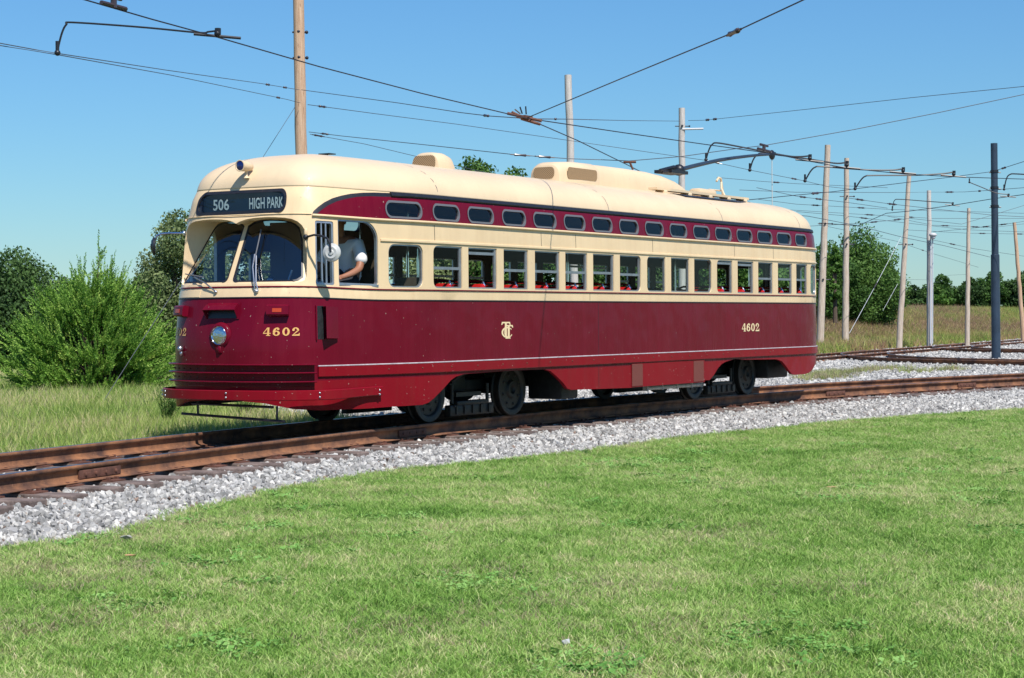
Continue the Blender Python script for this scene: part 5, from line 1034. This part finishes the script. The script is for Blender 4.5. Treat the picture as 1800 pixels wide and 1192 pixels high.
pH = pole('thin pale timber pole between the conduit pole and the dark steel pole', 1703, 366, 1700, 0, .05, 6, 9, 'pole', base_px=600)
pI = pole('timber pole leaning left at the right edge of the picture', 1783, 391, 1799, 0, .1, 6, 8, 'poletan', base_px=592)
def fit(name, P, shape, m='wire', smooth=True):
    mb = MB(); shape(mb, P); return mb.build(name, m, P[0], smooth)
for P, fs in ((pA, (.79, .845)), (pC, (.93,)), (pD, (.62, .35)), (pE, (.55, .8)), (pF, (.6,))):
    for f in fs:
        c = onp(P, f); r = .012*P[3]/FPX*1000; fit('bracket', P, lambda mb, P: mb.tube([c-AR*r*1.0, c+AR*r*1.1], .02, 6).ball(c-AF*r*.6, .04).ball(c+AR*r*1.1, .035))
c = onp(pC, .93); fit('pale_strut', pC, lambda mb, P: mb.tube([c-AF*.1+[0, 0, -.12], c-AF*.1+AR*.75+[0, 0, -.10]], .035, 8), 'whitefit')
for k, dx in enumerate((2.5, 6.0)):
    a_ = at(1634+dx-1, 604, d=pG[3]-.25); b_ = at(1633.5+dx, 412, d=pG[3]-.25); fit('conduit', pG, lambda mb, P: mb.tube([a_, b_], .028, 8), 'pvc')
lq = at(1640, 413, d=pG[3]-.4); fit('pole_lamp', pG, lambda mb, P: mb.ball(lq, (.16, .16, .09)).ball(lq+[0, 0, -.1], (.10, .10, .08)), 'whitefit')
e = empty('steel_pole', at(1751, 633, Z=-.21), 'thick dark blue-grey steel pole standing in the gravel between the yard tracks', 'pole'); b = at(1751, 633, Z=-.21); d = float((b-CAM)@AF); t = at(1747.3, 252, d=d); sp_ = b+(t-b)*.485; ft = b+(t-b)*.03
MB().tube([b-[0, 0, .2], ft, sp_, sp_+[0, 0, .02], t], [8.6*d/FPX, 7.9*d/FPX, 7.5*d/FPX, 6.1*d/FPX, 5.9*d/FPX], 20).build('shaft', 'polesteel', e, True, 30)
MB().tube([b+[0, 0, .0], b+[0, 0, .06]], 9.3*d/FPX, 20).build('base_flange', 'polesteel', e, True, 30)
for f in (.865, .79, .705): c = b+(t-b)*f; MB().tube([c, c+[0, 0, .07]], 7.2*d/FPX, 16).tube([c-AR*.16, c+AR*.2], .02, 6).build('clamp', 'blackpaint', e, True)
# ------------------------------------------------------------------ overhead wires
def ontrk(px, py):
    X = 0.; Y = 0.
    for _ in range(30): Y = float(yc(np.clip(X, -14, 36))); P = at(px, py, Y=Y); X = .5*X+.5*P[0]
    return at(px, py, Y=Y)
def wp_(p):
    if len(p) == 2: return ontrk(*p)
    return at(p[0], p[1], d=p[2]) if p[2] > 0 else at(p[0], p[1], Z=-p[2])
def wire(label, pts, r=.006, ins=(), m='wire', name='overhead_wire', cat='wire', group='overhead wires', big=1.):
    P = [wp_(p) for p in pts]; n0_ = 0
    if pts[-1][0] > 1815 or pts[-1][1] < -5: P.append(P[-1]+(P[-1]-P[-2])/np.linalg.norm(P[-1]-P[-2])*9)
    Q_ = list(P)
    if pts[0][0] < -5 or pts[0][1] < -5: Q_.insert(0, P[0]+(P[0]-P[1])/np.linalg.norm(P[0]-P[1])*5)
    mb = MB(); mb.tube(Q_, r, 5); o = mb.build(name, m, None, True); tag(o, label, cat, group)
    for s_ in ins:      # strain insulators: (segment, fraction)
        i = int(s_); f = s_-i; c = P[i]+(P[i+1]-P[i])*f; u = P[i+1]-P[i]; u = u/np.linalg.norm(u); ib = MB()
        ib.tube([c-u*.16*big, c-u*.10*big, c-u*.09*big, c-u*.02*big, c+u*.02*big, c+u*.09*big, c+u*.10*big, c+u*.16*big], [.010*big, .010*big, .022*big, .016*big, .016*big, .022*big, .010*big, .010*big], 7); ib.build('insulator', 'porcelain', o, True)
    return o
wire('trolley wire above the main track, crossing the whole picture from top left', [(60, -26), (150, 0), (265, 33.5), (380, 65), (560, 117), (740, 164), (925, 208), (1100, 234), (1240, 254), (1357, 270), (1425, 284), (1490, 296), (1590, 306), (1680, 311), (1800, 315), (1900, 318)], .0075)
wire('wire rising steeply from the junction to the top edge at the right', [(925, 208, 26.0), (1100, 135, -3.92), (1290, 57, -3.94), (1412, 0, -3.95), (1500, -42, -3.96)], .007, (2.,), big=1.3)
wire('wire dropping from the junction to behind the long roof monitor', [(925, 208, 26), (1015, 247, 29), (1105, 291, 33), (1180, 330, 37)], .008)
wire('span wire from the left edge to the tan pole', [(-60, 66, 20.4), (0, 76, 20), (60, 87, 19.8), (102, 94, 19.8), (290, 123, 26), (460, 147, 34), (526, 158, 37.3)], .0055, (5.15, 5.6), m='wirefar')
wire('span wire just below it from the left edge to the tan pole', [(-60, 71, 20.6), (0, 80, 20), (100, 96, 19.8), (300, 132, 28), (505, 175, 37), (528, 181, 37.8)], .0055, (3.9,), m='wirefar')
wire('span wire from the tan pole to the red junction', [(530, 158, 37.6), (700, 181, 33), (810, 198, 29), (860, 204, 27.5), (920, 208, 26)], .0065, (2.9,), m='wirefar')
wire('thin wire from the tan pole sweeping down past the middle poles', [(541, 184, 38), (660, 200, 41), (800, 218, 45), (1000, 247, 50), (1184, 274, 50), (1241, 282, 49), (1318, 299, 49), (1414, 318, 52), (1455, 328, 54), (1500, 333, 58)], .007, (0.2, 5.2, 6.8), m='wirefar', big=1.2)
wire('span wire from the lower bracket of the tan pole across to the right edge', [(543, 232, 38), (600, 239, 37), (760, 256, 34), (905, 272, 31), (1000, 279, 31), (1060, 281, 31), (1105, 283, 30), (1200, 275, 31), (1290, 262, 32), (1342, 256, 33), (1500, 228, 33), (1650, 198, 33), (1800, 166, 33), (1900, 145, 33)], .0065, (.5, 3.1, 3.55), m='wirefar')
wire('thin wire dropping from the tan pole to the streetcar roof', [(545, 236, 38), (640, 253, 39), (740, 277, 40), (860, 305, 42)], .006, (.15,), m='wirefar')
wire('wire from the red junction to the strut of the grey pole', [(925, 209, 26), (1000, 209.5, 38), (1100, 212, 52), (1196, 213, 67)], .008, (.6,), m='wirefar')
wire('wire from the grey pole strut rising to the right edge', [(1210, 212, 67), (1236, 211.5, 65), (1262, 209, 62), (1420, 192, 55), (1600, 172, 50), (1800, 152, 46), (1900, 142, 45)], .008, (1.3, 1.8), m='wirefar', big=2.)
wire('guy wire slanting from the tan pole down to the grass left of the streetcar', [(518, 189, 37.6), (456, 284, 36.2), (300, 520, 33), (181, 709, -(-.52))] if False else [(518, 189, 37.6), (456, 286, 36), (300, 521, 33), (180, 708, 31.3)], .0055, (), m='wirefar', name='guy_wire', group='guy wires')
wire('guy wire slanting down from the leaning pole', [(1586, 413, pF[3]), (1540, 500, pF[3]-4), (1493, 586, pF[3]-7)], .009, (1.02,), m='pvc', name='guy_wire', group='guy wires', big=1.3)
wire('short guy wire behind the leaning pole in front of the hill trees', [(1578, 499, 90), (1552, 546, 88)], .008, (), m='pvc', name='guy_wire', group='guy wires')
wire('wire passing from the streetcar roof end to the top of the dark steel pole', [(1310, 352, 40), (1400, 343, 43), (1465, 337, 45), (1503, 332, 46), (1600, 320, 48), (1675, 311, 50), (1742, 302, 55)], .008, (1.5,), big=1.5)
wire('wire rising from the steel pole clamp to the right edge', [(1750, 300, 55), (1800, 284, 52), (1900, 254, 48)], .009, (.3,), big=1.5)
wire('level wire crossing all the pale poles at their upper third', [(1300, 334, 58), (1400, 338, 60), (1560, 338.5, 65), (1695, 337.5, 68), (1742, 334.5, 60), (1800, 330, 58), (1880, 326, 57)], .008, (2.8, 3.6), m='wirefar', big=1.6)
wire('second trolley wire rising from the pale poles to the right edge', [(1440, 392, 62), (1508, 397, 60), (1558, 375, 62), (1600, 371, 63), (1675, 361, 63), (1742, 350, 60), (1800, 342, 58), (1880, 330, 56)], .011)
wire('wire sagging rightwards below the second trolley wire', [(1380, 377, 60), (1420, 380, 62), (1508, 397, 66), (1590, 418, 72), (1660, 432, 78), (1740, 452, 84)], .010, m='wirefar')
wire('wire fanning down from the second pale pole', [(1490, 348, 66), (1560, 358, 68), (1640, 367, 70), (1742, 378, 70), (1830, 383, 70)], .009, (.3, 1.1), m='wirefar', big=1.8)
for k, (lb, L_) in enumerate([('faint far wire just above the streetcar tail at the height of its drip rail', [(1260, 312, 70), (1340, 319, 72), (1400, 323, 74), (1560, 330, 78)]), ('faint far wire meeting the pale poles below their middle', [(1330, 350, 72), (1400, 359, 74), (1560, 368, 78), (1700, 372, 82), (1830, 376, 85)]), ('faint far wire passing straight across at the height of the thin pole top', [(1340, 366, 80), (1500, 376, 82), (1640, 384, 84), (1830, 384, 86)]),
    ('faint far wire crossing the leaning pole near its middle', [(1400, 372, 75), (1480, 379, 78), (1575, 390, 80), (1700, 404, 85), (1830, 409, 88)]), ('faint far wire rising from the leaning pole to the steel pole', [(1380, 400, 72), (1520, 392, 74), (1600, 384, 76), (1690, 394, 78), (1745, 378, 78), (1830, 352, 78)]), ('faint far wire low between the lamp pole and the steel pole', [(1590, 404, 90), (1700, 410, 95), (1830, 412, 98)]),
    ('faint far wire lowest of the bundle, dipping to the right edge', [(1590, 412, 85), (1650, 424, 88), (1710, 437, 90), (1830, 455, 95)]), ('faint far wire from the leaning pole falling behind the distant trees', [(1440, 395, 80), (1575, 424, 90), (1640, 446, 100), (1720, 470, 110)]), ('faint far wire crossing the steel pole just above the lamp height', [(1560, 380, 84), (1640, 396, 86), (1745, 400, 88), (1830, 390, 88)]),
    ('far cable hanging between two distant masts above the trees', [(1588, 491, 150), (1632, 492, 152), (1668, 484, 155), (1705, 482, 158)]), ('faint far wire near the top of the right edge pole', [(1640, 408, 88), (1720, 400, 86), (1783, 392, 84), (1830, 384, 84)]), ('faint far wire from the streetcar tail to the second pale pole', [(1330, 330, 60), (1400, 345, 62), (1455, 352, 64), (1490, 356, 66), (1560, 366, 70)])]):
    wire(lb, L_, .0085, ((1.4,) if k % 3 == 0 else (1.2, 1.7)), m='wirefar', big=1.6)
# curved pull-off arms that hold the trolley wires
def arm(label, px, d, hang, r=.022):
    r *= .75; P = [at(x, y, d=d) for x, y in px]; n = len(P); S = spline(P, n*5); e = empty('pull_off_arm', P[-1], label, 'wire bracket', 'curved pull-off arms'); MB().tube(list(S), r, 8).build('arm', 'blackpaint', e, True)
    c = P[-1]; h = at(px[-1][0]-1, hang, d=d); mb = MB().tube([c+[0, 0, .025], c-[0, 0, .02]], .032, 8).tube([c, h], .02, 8).ball((c+h)/2, .036); u = (P[-1]-P[-2]); u[2] = 0; u /= np.linalg.norm(u); mb.tube([h-u*.24+[0, 0, .025], h+u*.24-[0, 0, .02]], .016, 6); mb.build('hanger', 'blackpaint', e, True)
    q = P[0]; MB().ball(q, .032).tube([q+[0, 0, .12], q], .02, 6).build('foot_clamp', 'blackpaint', e, True); return e
dW = lambda x, y: float((ontrk(x, y)-CAM)@AF)
arm('large curved pull-off arm at the upper left, left of the tan pole', [(101, 93), (104, 76), (110, 55), (117, 43), (128, 39.5), (250, 48), (350, 57.5), (366, 56), (383, 54)], dW(380, 65), 64, .014)
arm('curved pull-off arm above the trolley pole, farthest left of the row', [(1241, 281), (1246, 264), (1252, 254), (1263, 251.5), (1310, 260), (1380, 273.5), (1405, 275.5), (1424, 274)], dW(1425, 283), 283, .018)
arm('curved pull-off arm ending at the second pale pole', [(1318, 299), (1324, 281), (1332, 272), (1345, 270), (1420, 279.5), (1468, 287), (1489, 285.5)], dW(1490, 296), 295, .018)
arm('curved pull-off arm ending left of the leaning pole top', [(1415, 318), (1425, 301), (1433, 294), (1446, 293), (1520, 298.5), (1568, 299), (1588, 296.5)], dW(1590, 306), 304, .018)
arm('curved pull-off arm crossing the leaning pole top', [(1503, 332), (1513, 317), (1521, 310), (1535, 308.5), (1610, 308), (1655, 305.5), (1677, 302.5)], dW(1680, 311), 310, .018)
arm('curved pull-off arm cut by the right edge of the picture', [(1765, 333), (1769, 315), (1775, 307), (1790, 306), (1860, 311)], 48, 316, .022)
arm('small far curved arm between the leaning pole and the lamp pole', [(1568.5, 369), (1572, 353), (1583, 350.5), (1630, 354), (1675, 357)], 63, 361, .018)
arm('small far arm at the right beside the steel pole', [(1704, 320.5), (1725, 329), (1750, 339), (1773, 342)], 58, 346, .018)
# hangers on the trolley wire
for lb, x, y in (('wire hanger cut by the top edge at the upper left', 200, 14), ('wire hanger above the trolley shoe', 1343, 266)):
    p = ontrk(x, y); u = ontrk(x+30, y+8)-p; u /= np.linalg.norm(u); mb = MB().tube([p-u*.20+[0, 0, .02], p+u*.20+[0, 0, .02]], .022, 6).tube([p, p+[0, 0, .11]], .03, 8).tube([p+u*.12+[0, 0, .10], p-u*.12+[0, 0, .10]], .02, 6); tag(mb.build('wire_hanger', 'porcelain', None, True), lb, 'wire bracket')
# red-brown junction of the wires
c = at(922, 206, d=26); u = at(945, 211, d=26)-at(900, 201, d=26); u /= np.linalg.norm(u); e = empty('wire_junction', c, 'rusty red junction casting where the overhead wires meet above the streetcar', 'wire junction'); mb = MB()
mb.tube([c-u*.24, c+u*.24], .022, 6).tube([c-u*.18+[0, 0, .03], c+u*.15+[0, 0, -.05]], .02, 6).tube([c-u*.05-[0, 0, .03], c+u*.22-[0, 0, .05]], .022, 6); mb.box(c, (.20, .14, .035)); mb.build('casting', 'plate', e, True)
for k, (x, y, x2, y2) in enumerate(((915, 200, 905, 192), (918, 200, 914, 188), (925, 201, 924, 187))): MB().tube([at(x, y, d=26), at(x2, y2, d=26)], .011, 6).build('prong', 'blackpaint', e, True)
p = at(1107, 285, d=30.5); tag(MB().tube([p-AR*.10, p+AR*.10], .02, 6).tube([p, p-[0, 0, .12]+AR*.05], .018, 6).build('wire_clamp', 'plate', None, True), 'small reddish wire clamp just above the roof monitor', 'wire clamp')
